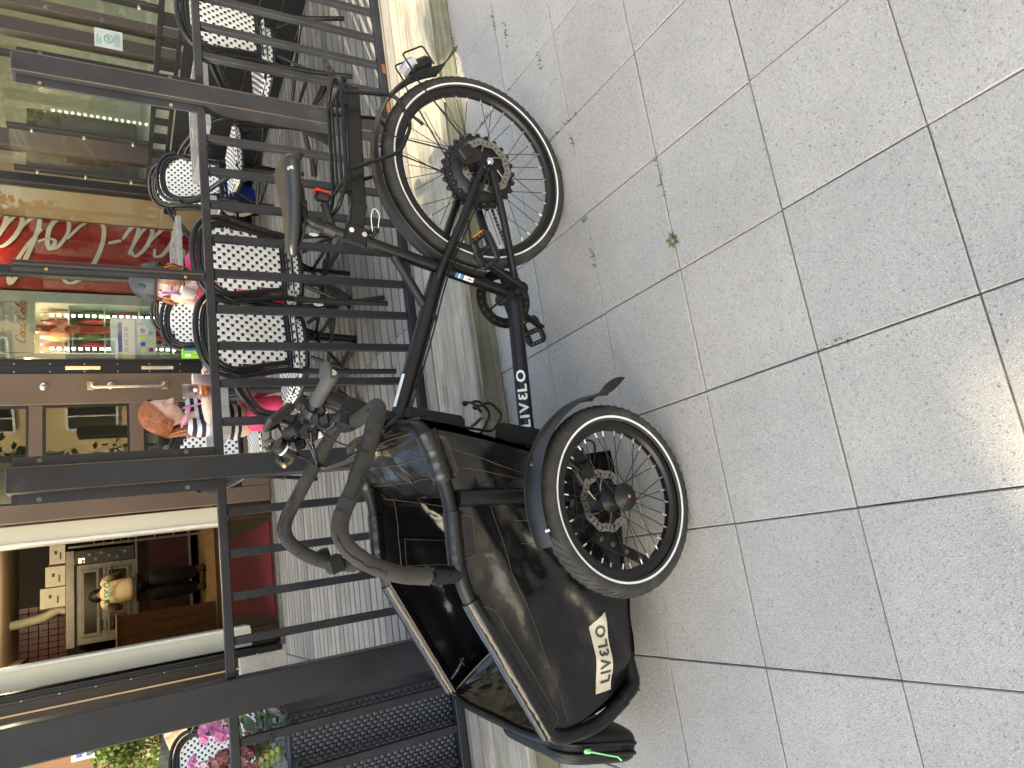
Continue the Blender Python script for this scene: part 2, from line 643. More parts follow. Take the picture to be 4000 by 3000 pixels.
pv = MB()
pv.add([(-3.6, -2.0, -.007), (6.0, -2.0, -.007), (6.0, 2.345, -.007), (-3.6, 2.345, -.007)], [(0, 1, 2, 3)])
pavement = tag(pv.build('pavement', 'joint_sand'), kind='structure')
slab_me = []
for k in range(4):
    sb = MB()
    sb.box((0, 0, -.025), (.3475 - .0006 * k, .3477 - .0004 * k, .05), bev=.0022)
    slab_me.append(sb.mesh('paving_slab', 'exposed_aggregate'))
rs = random.Random(3)
for i in range(-13, 13):
    for j in range(-7, 5):
        x, y = 1.016 - .35 * i - .175, .604 + .35 * j + .175
        if y > 2.3:
            continue
        o = link('paving_slab', slab_me[rs.randrange(4)], pavement, (x + rs.uniform(-.0007, .0007), y + rs.uniform(-.0007, .0007), rs.uniform(-.0018, .0012)))
        o.rotation_euler = (rs.uniform(-.004, .004), rs.uniform(-.004, .004), rs.choice((0, 1, 2, 3)) * pi / 2 + rs.uniform(-.002, .002))

db = MB()
db.box((1.5, 4.35, .045), (9.2, 3.95, .07))
deck = tag(db.build('deck', 'joint_sand'), kind='structure')
edges = [(2.336, 2.472, .001), (2.478, 2.602, -.003), (2.607, 2.704, 0)]
y = 2.708
while y < 6.24:
    edges.append((y, y + .0925, 0))
    y += .0995
rd = random.Random(5)
seams = [-3.1, -.6, 1.07, 3.45, 6.1]
for bi, (y0, y1, dz) in enumerate(edges):
    if bi < 3:
        cuts = [-3.1, [.05, 1.9, -.9][bi], [3.6, 4.4, 2.95][bi], 6.1]
    else:
        cuts = seams
    for a, b_ in zip(cuts, cuts[1:]):
        m_ = MB()
        L = b_ - a - .003
        if bi < 2:   # weathered sleepers with a worn, wavering front edge
            n = 40
            prof = []
            for k in range(n + 1):
                x = -L / 2 + L * k / n
                wv = .006 * fbm((x * 3 + bi * 9, a, 1.3)) + .003 * fbm((x * 14, bi, 2))
                prof.append((x, wv))
            w_ = y1 - y0
            vs, fs = [], []
            for x, wv in prof:
                vs += [(x, -w_ / 2 + wv * (1 if bi == 0 else .3), -.032), (x, -w_ / 2 + wv * (1 if bi == 0 else .3) + .001, -.008), (x, -w_ / 2 + .007 + wv, 0), (x, w_ / 2 - .004, .0), (x, w_ / 2, -.005), (x, w_ / 2, -.032)]
            for k in range(n):
                for q in range(5):
                    fs.append((k * 6 + q, (k + 1) * 6 + q, (k + 1) * 6 + q + 1, k * 6 + q + 1))
            fs += [(5, 4, 3, 2, 1, 0), tuple(n * 6 + q for q in range(6))]
            m_.add(vs, fs, False)
        else:
            m_.box((0, 0, -.014), (L, y1 - y0, .028), bev=.006)
        m_.build('deck_board', 'front_timber' if bi < 3 else 'deck_wood', deck, ((a + b_) / 2, (y0 + y1) / 2, .13 + dz + rd.uniform(-.0012, .0012)))
for a, b_ in ((-3.1, -1.3), (-1.297, 1.6), (1.603, 6.1)):
    m_ = MB()
    m_.box((0, 0, 0), (b_ - a, .026, .094), bev=.003)
    m_.build('fascia_board', 'fascia_wood', deck, ((a + b_) / 2, 2.362, .048))

# weeds and moss in the joints
mat_leaf('weed_green', [(.06, .09, .03), (.10, .14, .045), (.18, .19, .08)])
wd = MB()
rw = random.Random(11)
spots = []
for (x, y, n, sp) in ((2.02, 2.0, 26, .05), (1.95, 1.93, 24, .05), (1.72, 2.03, 20, .05), (1.68, 1.75, 20, .06), (1.38, 1.82, 14, .05), (1.716, 2.2, 30, .06), (1.55, 2.33, 26, .08), (1.3, 1.655, 14, .05), (.97, 1.30, 18, .06), (.86, 1.655, 12, .06), (1.0, 1.655, 10, .03), (1.9, 2.33, 30, .1), (2.2, 2.335, 22, .1), (-.2, 2.335, 24, .2), (-.75, 2.3, 26, .06), (.5, 2.335, 14, .3), (.32, .9, 10, .05), (1.366, 1.7, 16, .09)):
    vert = abs(((x - 1.016) / .35) - round((x - 1.016) / .35)) < .06
    for k in range(n):
        px = x + (rw.uniform(-.004, .004) if vert else rw.gauss(0, sp * .6))
        py = min(2.34, y + (rw.gauss(0, sp * .6) if vert else rw.uniform(-.004, .004)))
        an, L, h = rw.uniform(0, 2 * pi), rw.uniform(.003, .012), rw.uniform(.002, .010)
        dx, dy = cos(an), sin(an)
        wv = rw.uniform(.0008, .002)
        wd.add([(px - dy * wv, py + dx * wv, -.005), (px + dy * wv, py - dx * wv, -.005), (px + dx * L + dy * wv, py + dy * L - dx * wv, h), (px + dx * L * 1.5, py + dy * L * 1.5, h * .9), (px + dx * L - dy * wv, py + dy * L + dx * wv, h)], [(0, 1, 2, 4), (4, 2, 3)])
tag(wd.build('joint_weeds', 'weed_green'), 'tiny weeds and moss sprouting in the pavement joints', 'weeds', kind='stuff')
wp = thing('weed_plant', 'small green weed rosette growing in a slab joint between the two bike wheels', 'weed', (.755, 1.304, -.004))
for k in range(7):
    an = k * 0.93 + .3
    L, wv, h = rw.uniform(.020, .032), .006, rw.uniform(.006, .016)
    q = MB()
    d_, s_ = Vector((cos(an), sin(an), 0)), Vector((-sin(an), cos(an), 0))
    q.add([(0, 0, 0), d_ * L * .5 + s_ * wv + Vector((0, 0, h)), d_ * L + Vector((0, 0, h * .7)), d_ * L * .5 - s_ * wv + Vector((0, 0, h)), d_ * L * .5 + Vector((0, 0, h * .8))], [(0, 3, 4), (0, 4, 1), (1, 4, 2), (4, 3, 2)])
    q.build('leaf', 'weed_green', wp)

# ------------------------------------------------------------------ building
mat('alu_brown', (.14, .095, .068), .42, .3, .12, 3, rvar=.08)
mat('alu_dark', (.03, .022, .018), .4, .3, .15, 3)
mat('frame_purple', (.055, .042, .042), .45, .2, .12, 3)
mat('frame_black', (.008, .008, .009), .45, 0, .15, 4)
mat('cream_paint', (.58, .53, .40), .55, 0, .06, 2, .05, 60)
mat('cream_edge', (.70, .67, .58), .5, 0, .08, 6)
mat('stucco_wall', (.45, .36, .22), .9, 0, .1, 2, .5, 40, .01)
mat('concrete', (.33, .325, .29), .92, 0, .18, 9, .5, 60, .006, dirt=(.2, .19, .16))
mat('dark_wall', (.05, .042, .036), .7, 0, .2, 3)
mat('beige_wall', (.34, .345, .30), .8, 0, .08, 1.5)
mat('floor_brown', (.045, .024, .012), .75, 0, .25, 6, spec=.15)
mat('floor_tan', (.30, .20, .11), .35, 0, .15, 5)
mat('carpet_red', (.17, .007, .009), .95, 0, .15, 60, .6, 250, .004)
mat('ceiling_tan', (.42, .32, .2), .8, 0, .06, 3)
mat('tile_red', (.15, .018, .02), .35, 0, .3, 4)
mat('tile_dark', (.05, .01, .012), .35, 0, .3, 4)
mat('oven_steel', (.30, .29, .27), .38, .8, .15, 9)
mat('oven_glass', (.02, .018, .015), .1, 0, .2)
mat('oak', (.28, .12, .035), .45, 0, .25, 14)
mat('cardboard_white', (.55, .52, .44), .75, 0, .08, 8)
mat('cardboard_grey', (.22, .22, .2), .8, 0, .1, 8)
mat('cardboard_tan', (.46, .29, .15), .8, 0, .06, 2)
mat('duct', (.42, .38, .28), .6, 0, .12, 9)
mat('poster_white', (.50, .53, .55), .5, 0, .03)
mat('sign_teal', (.03, .25, .22), .5)
mat('coke_red', (.22, .006, .010), .3, 0, .08, 3)
mat('coke_white', (.44, .42, .37), .4, 0, .05)
mat('grey_frame', (.3, .31, .29), .4, .3, .08)
mat('print_dark', (.04, .04, .045), .5)
mat('print_blue', (.03, .07, .35), .5)
mat('print_yellow', (.6, .6, .03), .5)
mat('led', (.9, .95, .85), .5, emit=(.85, 1, .82), estr=6)
mat('lamp_glow', (1, .8, .4), .5, emit=(1, .62, .22), estr=14)
mat('oven_glow', (1, .7, .3), .5, emit=(1, .6, .2), estr=2.2)
mat_glass('window_glass', (.90, .92, .89), 1.0, 0, 1.62)
mat_glass('clear_pane', (.95, .97, .95), .9, .0, 1.4)

FY = 6.35
bld = thing('cafe_building', 'cafe building with brown aluminium doors, shop windows and an open cream doorway', 'building', (0, 0, 0))
def part(name, mats, boxes, parent=None, bev=0):
    q = MB()
    for c, s in boxes:
        q.box(c, s, bev=bev)
    return q.build(name, mats, parent or bld)
def bx(x0, x1, y0, y1, z0, z1):
    return (((x0 + x1) / 2, (y0 + y1) / 2, (z0 + z1) / 2), (x1 - x0, y1 - y0, z1 - z0))

part('upper_wall', 'stucco_wall', [bx(-.9, 10, 6.36, 6.7, 2.42, 6.75), bx(-.9, -.6, 6.36, 15.2, 2.42, 6.75)])
part('neighbour_wall', 'stucco_wall', [bx(10.2, 30, 6.36, 15, 0, 6.6)])
part('roof', 'dark_wall', [bx(-1.05, 10.1, 6.2, 15.3, 6.75, 6.95)])
part('corner_pier', 'alu_dark', [bx(-.9, -.52, 6.37, 6.7, .5, 2.42)])
part('side_wall', 'stucco_wall', [bx(-.9, -.75, 6.7, 15.2, .0, 2.42)])
part('concrete_plinth', 'concrete', [bx(-.80, -.515, 6.20, 6.72, .12, .5)], bev=.012)
part('threshold', 'alu', [bx(-.62, 3.5, 6.235, 6.30, .132, .150), bx(-.62, 3.5, 6.262, 6.27, .15, .158)])
part('door_lintel', 'cream_paint', [bx(-.5, .66, 6.36, 6.55, 2.25, 2.418)])
for sx, x0, x1, zb in ((-1, -.495, -.355, .37), (1, .525, .655, .50)):
    q = MB()
    q.box(*bx(x0, x1, 6.335, 6.62, zb, 2.248), bev=.004)
    j = q.build('door_jamb', 'cream_paint', bld)
    q = MB()
    xi = x1 if sx < 0 else x0
    q.box(*bx(xi - (.002 if sx < 0 else .02), xi + (.02 if sx < 0 else .002), 6.328, 6.60, zb + .01, 2.24), bev=.003)
    q.build('door_stop', 'cream_edge', j)
    q = MB()
    q.box(*bx(x0 + .005, x1 - .005, 6.345, 6.6, .15, zb))
    q.build('jamb_base', 'floor_brown', bld)

# the wide right-hand leaf, folded open flat along the front
leaf = thing('open_door', 'brown aluminium glazed door leaf folded open with long chrome pull handle', 'door', (.665, 6.27, .165))
W, H = 1.225, 2.1
def lb(x0, x1, z0, z1, y0=-.025, y1=.025):
    return bx(x0, x1, y0, y1, z0, z1)
q = MB(); q.box(*lb(0, .13, 0, H), bev=.004); q.build('stile', 'alu_brown', leaf)
q = MB(); q.box(*lb(.885, 1.135, 0, H), bev=.004); q.build('stile', 'alu_brown', leaf)
for z0, z1 in ((0, .22), (.945, 1.045), (1.625, 1.715), (2.0, H)):
    q = MB(); q.box(*lb(.132, .883, z0, z1, -.022, .022), bev=.003); q.build('rail', 'alu_brown', leaf)
for z0, z1 in ((.222, .943), (1.047, 1.623), (1.717, 1.998)):
    q = MB()
    for a, b_, c, d in ((.133, .15, z0, z1), (.866, .882, z0, z1), (.151, .865, z0, z0 + .016), (.151, .865, z1 - .016, z1)):
        q.box(*lb(a, b_, c, d, -.015, .015))
    bd = q.build('glazing_bead', 'frame_black', leaf)
    q = MB(); q.box(*lb(.15, .866, z0 + .015, z1 - .015, -.004, .004)); q.build('pane', 'window_glass', bd)
q = MB()
q.box(*lb(1.137, 1.225, 0, H, -.02, .03), bev=.003)
q.box(*lb(1.155, 1.163, 0, H, -.024, -.018)); q.box(*lb(1.20, 1.208, 0, H, -.024, -.018))
es = q.build('edge_strip', 'frame_black', leaf)
for z in (.83, 1.36):
    q = MB(); q.box(*lb(1.166, 1.196, z - .12, z + .12, -.0235, -.018), bev=.0015); q.build('strike_plate', 'chrome', es)
q = MB()
for k in range(9):
    for xx in (1.15, 1.213):
        q.cyl((xx, -.025, .2 + k * .23), (xx, -.018, .2 + k * .23), .005, 8)
q.build('screw', 'bolt_metal', es)
q = MB(); q.tube(fillet([(1.03, -.025, 1.31), (1.03, -.10, 1.31), (1.0, -.10, 1.29), (1.0, -.10, .80), (1.03, -.10, .78), (1.03, -.025, .78)], .05), .0125, 12)
hd = q.build('pull_handle', 'chrome', leaf)
for z in (1.31, .78):
    q = MB(); q.box((1.03, -.029, z), (.07, .008, .05), bev=.002); q.build('handle_plate', 'brass', hd)
for z in (1.62, 1.17):
    q = MB(); q.lathe([(.0, .016), (.018, .016), (.03, .010), (.032, 0)], Matrix.Translation((1.03, -.025, z)) @ Matrix.Rotation(pi / 2, 4, 'X'), 20)
    lk = q.build('lock_cylinder', 'chrome', leaf)
    q = MB(); q.lathe([(.0, .019), (.015, .019), (.015, .014)], Matrix.Translation((1.03, -.025, z)) @ Matrix.Rotation(pi / 2, 4, 'X'), 16); q.box((1.03, -.0445, z), (.003, .002, .012)); q.build('keyway', 'brass', lk)

leaf2 = thing('open_door', 'dark brown door leaf seen edge-on beside the concrete plinth', 'door', (-.51, 6.22, .165))
q = MB(); q.box((-.026, .12, 1.05), (.048, .30, 2.1), bev=.003); q.box((-.018, -.036, 1.05), (.006, .012, 2.1)); q.box((-.036, -.036, 1.05), (.006, .012, 2.1)); es = q.build('edge_strip', 'frame_black', leaf2)
q = MB()
for k in range(9):
    q.cyl((-.045, -.042, .2 + k * .22), (-.045, -.028, .2 + k * .22), .005, 8)
q.build('screw', 'bolt_metal', es)
q = MB(); q.box((-.13, .02, 1.05), (.155, .05, 2.1), bev=.004); q.build('stile', 'alu_dark', leaf2)
q = MB(); q.box((-.128, -.008, 1.05), (.012, .01, 2.1)); q.build('trim_strip', 'cardboard_tan', leaf2)
q = MB(); q.box((-.26, .03, 1.05), (.10, .04, 2.1), bev=.004); q.build('rail', 'alu_dark', leaf2)

# shop window between the doors and the side fence
wf = MB()
for a in ((1.905, 1.945, 6.33, 6.40, .45, 2.42), (2.655, 2.735, 6.33, 6.40, .45, 2.42), (3.475, 3.56, 6.32, 6.42, .15, 2.42), (1.945, 3.475, 6.33, 6.40, .45, .53)):
    wf.box(*bx(*a), bev=.004)
win = wf.build('window_frame', 'frame_black', bld)
for a, b_ in ((1.945, 2.655), (2.735, 3.475)):
    q = MB(); q.box(*bx(a, b_, 6.36, 6.368, .53, 2.418)); q.build('pane', 'window_glass', win)
part('stall_riser', 'frame_black', [bx(1.905, 3.475, 6.33, 6.45, .15, .449)])
# shop windows beyond the side fence
wf = MB()
for a, b_ in ((3.80, 3.96), (4.92, 5.06), (5.20, 5.30), (6.3, 6.4), (7.5, 7.6), (8.8, 8.9)):
    wf.box(*bx(a, b_, 6.32, 6.42, .15, 2.42), bev=.004)
wf.box(*bx(3.56, 10, 6.33, 6.41, .15, .45)); 
win = wf.build('window_frame', 'frame_purple', bld)
for a, b_ in ((3.56, 3.80), (3.96, 4.92), (5.06, 5.20), (5.30, 6.3), (6.4, 7.5), (7.6, 8.8)):
    q = MB(); q.box(*bx(a, b_, 6.362, 6.37, .452, 2.418)); q.build('pane', 'window_glass', win)
part('end_wall', 'stucco_wall', [bx(8.9, 10, 6.36, 6.7, .15, 2.418)])
# rooms behind
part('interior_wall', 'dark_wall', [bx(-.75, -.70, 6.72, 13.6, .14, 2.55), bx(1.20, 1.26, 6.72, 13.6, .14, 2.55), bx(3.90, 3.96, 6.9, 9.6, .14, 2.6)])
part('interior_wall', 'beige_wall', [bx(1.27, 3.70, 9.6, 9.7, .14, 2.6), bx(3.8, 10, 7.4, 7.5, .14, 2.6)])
part('interior_floor', 'floor_brown', [bx(-.7, 1.2, 6.31, 10.2, .11, .146), bx(1.26, 10, 6.45, 9.6, .11, .14)])
part('interior_floor', 'floor_tan', [bx(-.7, 1.2, 10.2, 13.6, .11, .146)])
part('interior_ceiling', 'ceiling_tan', [bx(-.7, 1.2, 6.7, 13.6, 2.55, 2.6), bx(1.26, 10, 6.71, 9.6, 2.61, 2.66)])
part('kitchen_wall', 'dark_wall', [bx(-.70, 1.20, 13.4, 13.5, .146, 2.549)])
tag_c = MB(); tag_c.box((.095, 7.7, .153), (.81, 2.5, .010), bev=.004)
tag(tag_c.build('red_carpet', 'carpet_red'), 'red carpet runner on the floor just inside the open doorway', 'carpet')
# framed dark panel and clutter in the right-hand window
q = MB(); q.box(*bx(4.15, 4.85, 7.33, 7.39, 1.05, 2.0), bev=.006); q.build('wall_panel', 'dark_wall', bld)

# ------------------------------------------------------------------ kitchen
ov = thing('pizza_oven', 'steel double deck pizza oven at the back of the kitchen', 'oven', (0, 12, 0))
q = MB(); q.box(*bx(-.50, .60, .04, .9, 1.02, 1.78), bev=.006); q.box(*bx(-.52, .81, -.02, .9, 1.782, 1.89), bev=.006); q.build('housing', 'oven_steel', ov)
q = MB(); q.box(*bx(-.40, .52, .002, .038, 1.48, 1.70), bev=.004); q.box(*bx(-.40, .52, .002, .038, 1.10, 1.40), bev=.004)
dr = q.build('oven_door', 'oven_steel', ov)
q = MB(); q.box(*bx(-.36, .48, -.004, .001, 1.52, 1.67)); q.box(*bx(-.36, .48, -.004, .001, 1.14, 1.36)); q.build('oven_window', 'oven_glass', dr)
for z in (1.45, 1.32):
    for x in (-.33, .40):
        q = MB(); q.tube(fillet([(x, 0, z), (x, -.06, z), (x + .12, -.06, z), (x + .12, 0, z)], .03), .012, 8); q.build('oven_handle', 'black_plastic', dr)
q = MB(); q.box(*bx(.605, .80, .0, .8, 1.03, 1.78), bev=.004); cp = q.build('control_panel', 'print_dark', ov)
for z, x in ((1.68, .65), (1.6, .73), (1.52, .66), (1.45, .74), (1.35, .69), (1.25, .66), (1.15, .72)):
    q = MB(); q.cyl((x, -.02, z), (x, .0, z), .022, 14); q.build('knob', 'oven_steel', cp)
q = MB(); q.box(*bx(.63, .69, -.008, -.003, 1.66, 1.73)); q.build('lit_switch', 'oven_glow', cp)
q = MB(); add_text(q, 'PIZZA', (.755, -.003, 1.40), (0, 0, 1), (-1, 0, 0), height=.03); add_text(q, 'PIZZA', (.755, -.003, 1.10), (0, 0, 1), (-1, 0, 0), height=.03); q.build('lettering', 'oven_steel', cp)
q = MB(); q.box(*bx(-.62, .93, .1, .85, .30, .99)); q.build('lower_front', 'tile_dark', ov)
q = MB(); q.box(*bx(-.62, .95, -.03, .88, .992, 1.018)); q.box(*bx(-.62, .95, .04, .1, .262, .298)); q.build('counter_edge', 'oven_steel', ov)
sh = thing('storage_rack', 'metal rack of trays right of the pizza oven', 'rack', (.9, 12, 0))
q = MB()
for z in (.5, .75, 1.1, 1.2, 1.3, 1.42, 1.54):
    q.box((.12, .1, z), (.34, .5, .012))
q.build('tray', 'oven_steel', sh)
q = MB()
for x in (-.05, .29):
    q.box((x, -.14, 1.0), (.03, .03, 1.7))
q.build('upright', 'oven_steel', sh)
q = MB()
for i in range(9):
    for j in range(5):
        x0, z0 = -.70 + i * .092, 1.92 + j * .126
        q.m = 0
        q.box((x0 + .045, 13.36, z0 + .06), (.088, .06, .12), bev=.004)
part_t = q.build('tile', 'tile_red', bld); part_t['kind'] = 'stuff'
cn = thing('wooden_counter', 'oak panelled counter at the left of the kitchen', 'counter', (-.16, 10.4, .146))
q = MB(); q.box((-.27, .25, .56), (.52, .46, 1.10)); q.build('carcass', 'oak', cn)
for k in range(4):
    q = MB(); q.box((-.065 - k * .13, .012, .57), (.122, .018, 1.0), bev=.003); q.build('plank', 'oak', cn)
q = MB(); q.box((-.27, .25, 1.13), (.58, .56, .04), bev=.006); q.build('worktop', 'oak', cn)
q = MB(); q.box((-.27, .006, .035), (.54, .022, .07)); q.build('skirting', 'oak', cn)
for i, (x0, x1, z0, z1, m_, lb_) in enumerate(((.06, .34, 1.893, 2.19, 'cardboard_white', 'tallest white pizza box stack end by the duct on the oven'), (.345, .63, 1.893, 2.13, 'cardboard_white', 'middle white box of three on top of the oven'), (.65, .94, 1.893, 2.08, 'cardboard_white', 'lowest white box of three, above the oven knobs'))):
    t_ = thing('pizza_box', lb_, 'box', ((x0 + x1) / 2, 12.02, z0), 0, 'white boxes on the oven')
    q = MB(); q.box((0, .15, (z1 - z0) / 2), (x1 - x0 - .01, .3, z1 - z0), bev=.003); q.build('carton', m_, t_)
    q = MB(); q.box((.02, -.0015, (z1 - z0) * .6), (.05, .002, .035)); q.box((-.03, -.0015, (z1 - z0) * .3), (.1, .002, .02)); q.build('print', 'print_dark', t_)
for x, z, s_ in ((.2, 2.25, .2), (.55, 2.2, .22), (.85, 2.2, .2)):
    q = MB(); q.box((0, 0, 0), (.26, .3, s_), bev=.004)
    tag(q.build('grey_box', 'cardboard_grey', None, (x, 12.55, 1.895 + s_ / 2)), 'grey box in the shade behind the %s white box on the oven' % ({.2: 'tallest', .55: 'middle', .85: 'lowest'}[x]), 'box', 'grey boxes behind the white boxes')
q = MB(); q.tube(crom([(.0, 12.15, 1.895), (.02, 12.15, 2.0), (-.06, 12.2, 2.2), (-.10, 12.3, 2.545)], 5), [.055] * 5 + [.062] * 11, 14)
tag(q.build('flue_pipe', 'duct'), 'pale flue pipe rising from the oven to the kitchen ceiling', 'pipe')
for i, (x, y_) in enumerate(((.62, 10.7), (.24, 10.75), (-.16, 10.8))):
    t_ = thing('ceiling_spotlight', ['lit ceiling spotlight nearest the storage rack', 'middle lit ceiling spotlight of three', 'lit ceiling spotlight above the oak counter'][i], 'spotlight', (x, y_, 2.55), 0, 'kitchen ceiling spotlights')
    q = MB(); q.lathe([(.028, 0), (.045, -.002), (.045, -.008), (.03, -.012)], seg=16); q.build('trim_ring', 'brass', t_)
    q = MB(); q.lathe([(.0, -.006), (.028, -.006)], seg=16); q.build('bulb', 'lamp_glow', t_)
    ld = bpy.data.lights.new('spotlight_glow', 'POINT'); ld.energy = 5; ld.color = (1, .84, .62); ld.shadow_soft_size = .05
    lo = bpy.data.objects.new('spotlight_glow', ld); COL.objects.link(lo); lo.parent = t_; lo.location = (0, 0, -.10)

# ------------------------------------------------------------------ front railing
RY, RT = 2.835, 1.025
rl = thing('steel_railing', 'dark steel railing with square balusters along the deck front', 'railing', (0, 0, 0))
for a, b_ in ((2.094, 3.62), (.479, 2.0), (-.318, .40), (-2.4, -.442)):
    q = MB(); q.box(((a + b_) / 2, RY, RT - .016), (b_ - a, .034, .032), bev=.003); q.build('top_rail', 'steel', rl)
    q = MB(); q.box(((a + b_) / 2, RY, .152), (b_ - a, .034, .036), bev=.003); q.build('bottom_rail', 'steel', rl)
bal = MB(); bal.box((0, 0, 0), (.030, .030, RT - .034 - .172), bev=.0025)
bal_me = bal.mesh('baluster', 'steel')
xs = [.618 + .155 * k for k in range(9)] + [2.265 + .157 * k for k in range(9)] + [.27, .115, -.04, -.195] + [-.535 - .155 * k for k in range(12)]
for x in xs:
    link('baluster', bal_me, rl, (x, RY, (RT - .034 + .172) / 2))
for x, top in ((2.047, 1.672), (.439, 1.668)):
    q = MB(); q.box((x, RY, (top + .132) / 2), (.085, .085, top - .132), bev=.004)
    po = q.build('post', 'steel', rl)
    for sx in (-1, 1):
        q = MB(); q.box((x + sx * .063, RY - .012, (top - .012 + RT) / 2), (.037, .007, top - .012 - RT - .002), bev=.0015)
        fb = q.build('glass_clamp_bar', 'steel', po)
        q = MB()
        for z in (top - .09, RT + .10):
            q.cyl((x + sx * .066, RY - .018, z), (x + sx * .066, RY - .0157, z), .0075, 12)
        q.build('bolt_hole', 'joint_sand', fb)
    q = MB()
    for sx, sy in ((1, -1), (-1, -1)):
        q.box((x + sx * .0415, RY + sy * .0415, (top + .14) / 2), (.0032, .0032, top - .15))
    q.box((x, RY, top + .0005), (.08, .08, .003))
    q.build('post_edge', 'steel_edge', po)  # paler brown strips on the post's front corners and top
q = MB(); q.box((1.222, RY - .002, 1.345), (.036, .03, .636), bev=.003); mp_ = q.build('glass_clamp_bar', 'steel', rl)
q = MB(); q.box((1.222, RY - .0178, 1.345), (.006, .0022, .63)); q.build('bar_groove', 'steel_edge', mp_)
q = MB()
for z in (1.1, 1.56):
    q.cyl((1.206, RY - .0195, z), (1.206, RY - .0165, z), .006, 10)
q.build('rivet', 'brass', mp_)
q = MB(); q.box((-.38, RY, 1.4), (.122, .10, 2.54), bev=.004); q.build('tall_post', 'steel', rl)
rp = MB()
for x, s_ in ((2.17, .10), (1.98, .09), (2.4, .05), (.62, .04), (-.33, .05)):
    rp.box((x, RY - .0172, .146), (s_, .0012, .018))
rp.build('rust_patch', 'rust', rl)

# ------------------------------------------------------------------ side fence with glass
fA, fB = Vector((3.85, 3.0, 0)), Vector((3.565, 6.28, 0))
fL = (fB - fA).length
fe = thing('side_fence', 'black board side fence topped with bolted glass screens at the right of the deck', 'fence', (fA.x, fA.y, .13), math.atan2(fB.y - fA.y, fB.x - fA.x))
for k in range(5):
    q = MB(); q.box((fL / 2, 0, .10 + k * .142), (fL, .03, .136), bev=.004); q.build('board', 'frame_black', fe)
q = MB(); q.box((fL / 2, 0, .893), (fL, .045, .035), bev=.003); q.build('top_rail', 'frame_black', fe)
q = MB(); q.box((fL / 2, 0, .765), (fL, .04, .03), bev=.003); q.build('mid_rail', 'frame_black', fe)
k = 0
xx = .12
while xx < fL:
    q = MB(); q.box((xx, 0, .83), (.05 if k % 2 else .09, .034, .10)); q.build('spacer', 'frame_black', fe)
    xx += .21; k += 1
bars = [.05, .62, 1.30, 1.96, 2.72, fL - .04]
for a in bars:
    q = MB(); q.box((a, .012, 1.385), (.05, .03, .95), bev=.003); bb = q.build('clamp_bar', 'frame_black', fe)
    q = MB()
    for z in (1.02, 1.36, 1.70):
        q.cyl((a - .0, .027, z), (a - .0, .045, z), .013, 10)
        q.ball((a, .047, z), .009, seg=8, rings=5)
    q.build('bolt', 'bolt_metal', bb)
for a, b_ in zip(bars[:-1], bars[1:]):
    q = MB(); q.box(((a + b_) / 2, -.006, 1.39), (b_ - a - .02, .006, .94)); q.build('glass_screen', 'clear_pane', fe)

# notice on the glass
nt_ = thing('no_smoking_notice', 'small white no smoking notice with green symbol on the shop window beyond the side fence', 'notice')
fd = (fB - fA).normalized()
q = MB()
def nq(a, z, off=.0):
    return Vector((4.925 + a * .9, 6.314 - off, 1.187 + z * .75))
q.add([nq(0, 0), nq(.22, 0), nq(.22, .30), nq(0, .30), nq(0, 0, -.002), nq(.22, 0, -.002), nq(.22, .30, -.002), nq(0, .30, -.002)], [(0, 3, 2, 1), (4, 5, 6, 7), (0, 1, 5, 4), (1, 2, 6, 5), (2, 3, 7, 6), (3, 0, 4, 7)])
q.build('sheet', 'poster_white', nt_)
q = MB()
n_ = 28
ring = []
for k in range(n_):
    an = 2 * pi * k / n_
    ring += [nq(.11 + .052 * cos(an), .15 + .052 * sin(an), .002), nq(.11 + .043 * cos(an), .15 + .043 * sin(an), .002)]
q.add(ring, [(2 * k, (2 * k + 1), (2 * k + 3) % (2 * n_), (2 * k + 2) % (2 * n_)) for k in range(n_)])
for (a0_, b0_, a1_, b1_, w_) in ((.075, .115, .145, .185, .006), (.08, .15, .14, .15, .008)):
    d_ = Vector((a1_ - a0_, b1_ - b0_)).normalized()
    p_ = (-d_.y * w_ / 2, d_.x * w_ / 2)
    q.add([nq(a0_ - p_[0], b0_ - p_[1], .0025), nq(a1_ - p_[0], b1_ - p_[1], .0025), nq(a1_ + p_[0], b1_ + p_[1], .0025), nq(a0_ + p_[0], b0_ + p_[1], .0025)], [(0, 1, 2, 3)])
for body, z, h in (('Här är det', .262, .020), ('rökfritt', .232, .020)):
    add_text(q, body, (0, 0, 0), (1, 0, 0), (0, 1, 0), height=h, bold=.01, fn=lambda x, y, z=z: nq(.03 + x, z + y, .002))
for k in range(6):
    z = .03 + k * .011
    q.add([nq(.03, z, .002), nq(.19, z, .002), nq(.19, z + .003, .002), nq(.03, z + .003, .002)], [(0, 1, 2, 3)])
q.build('print', 'sign_teal', nt_)

# ------------------------------------------------------------------ drinks coolers and clutter behind the shop window
SCRIPT = {  # stroke centre lines of a flowing script hand, drawn in a unit em
    'C': [[(.78, .80), (.70, 1.0), (.48, 1.02), (.22, .82), (.08, .45), (.12, .12), (.35, .0), (.62, .10), (.86, .34)]],
    'o': [[(.40, .52), (.22, .48), (.08, .25), (.14, .04), (.32, .0), (.48, .18), (.46, .42), (.36, .52), (.30, .40), (.46, .36), (.66, .42)]],
    'c': [[(.46, .40), (.42, .52), (.24, .48), (.08, .24), (.14, .03), (.32, .02), (.56, .22), (.66, .34)]],
    'a': [[(.48, .44), (.34, .54), (.14, .38), (.06, .14), (.16, .0), (.34, .16), (.50, .50)], [(.50, .52), (.40, .14), (.46, .0), (.60, .10), (.72, .28)]],
    'l': [[(.08, .22), (.30, .5), (.48, .92), (.42, 1.08), (.28, .8), (.16, .24), (.22, .0), (.40, .10), (.56, .28)]],
    '-': [[(.12, .30), (.40, .36)]],
}
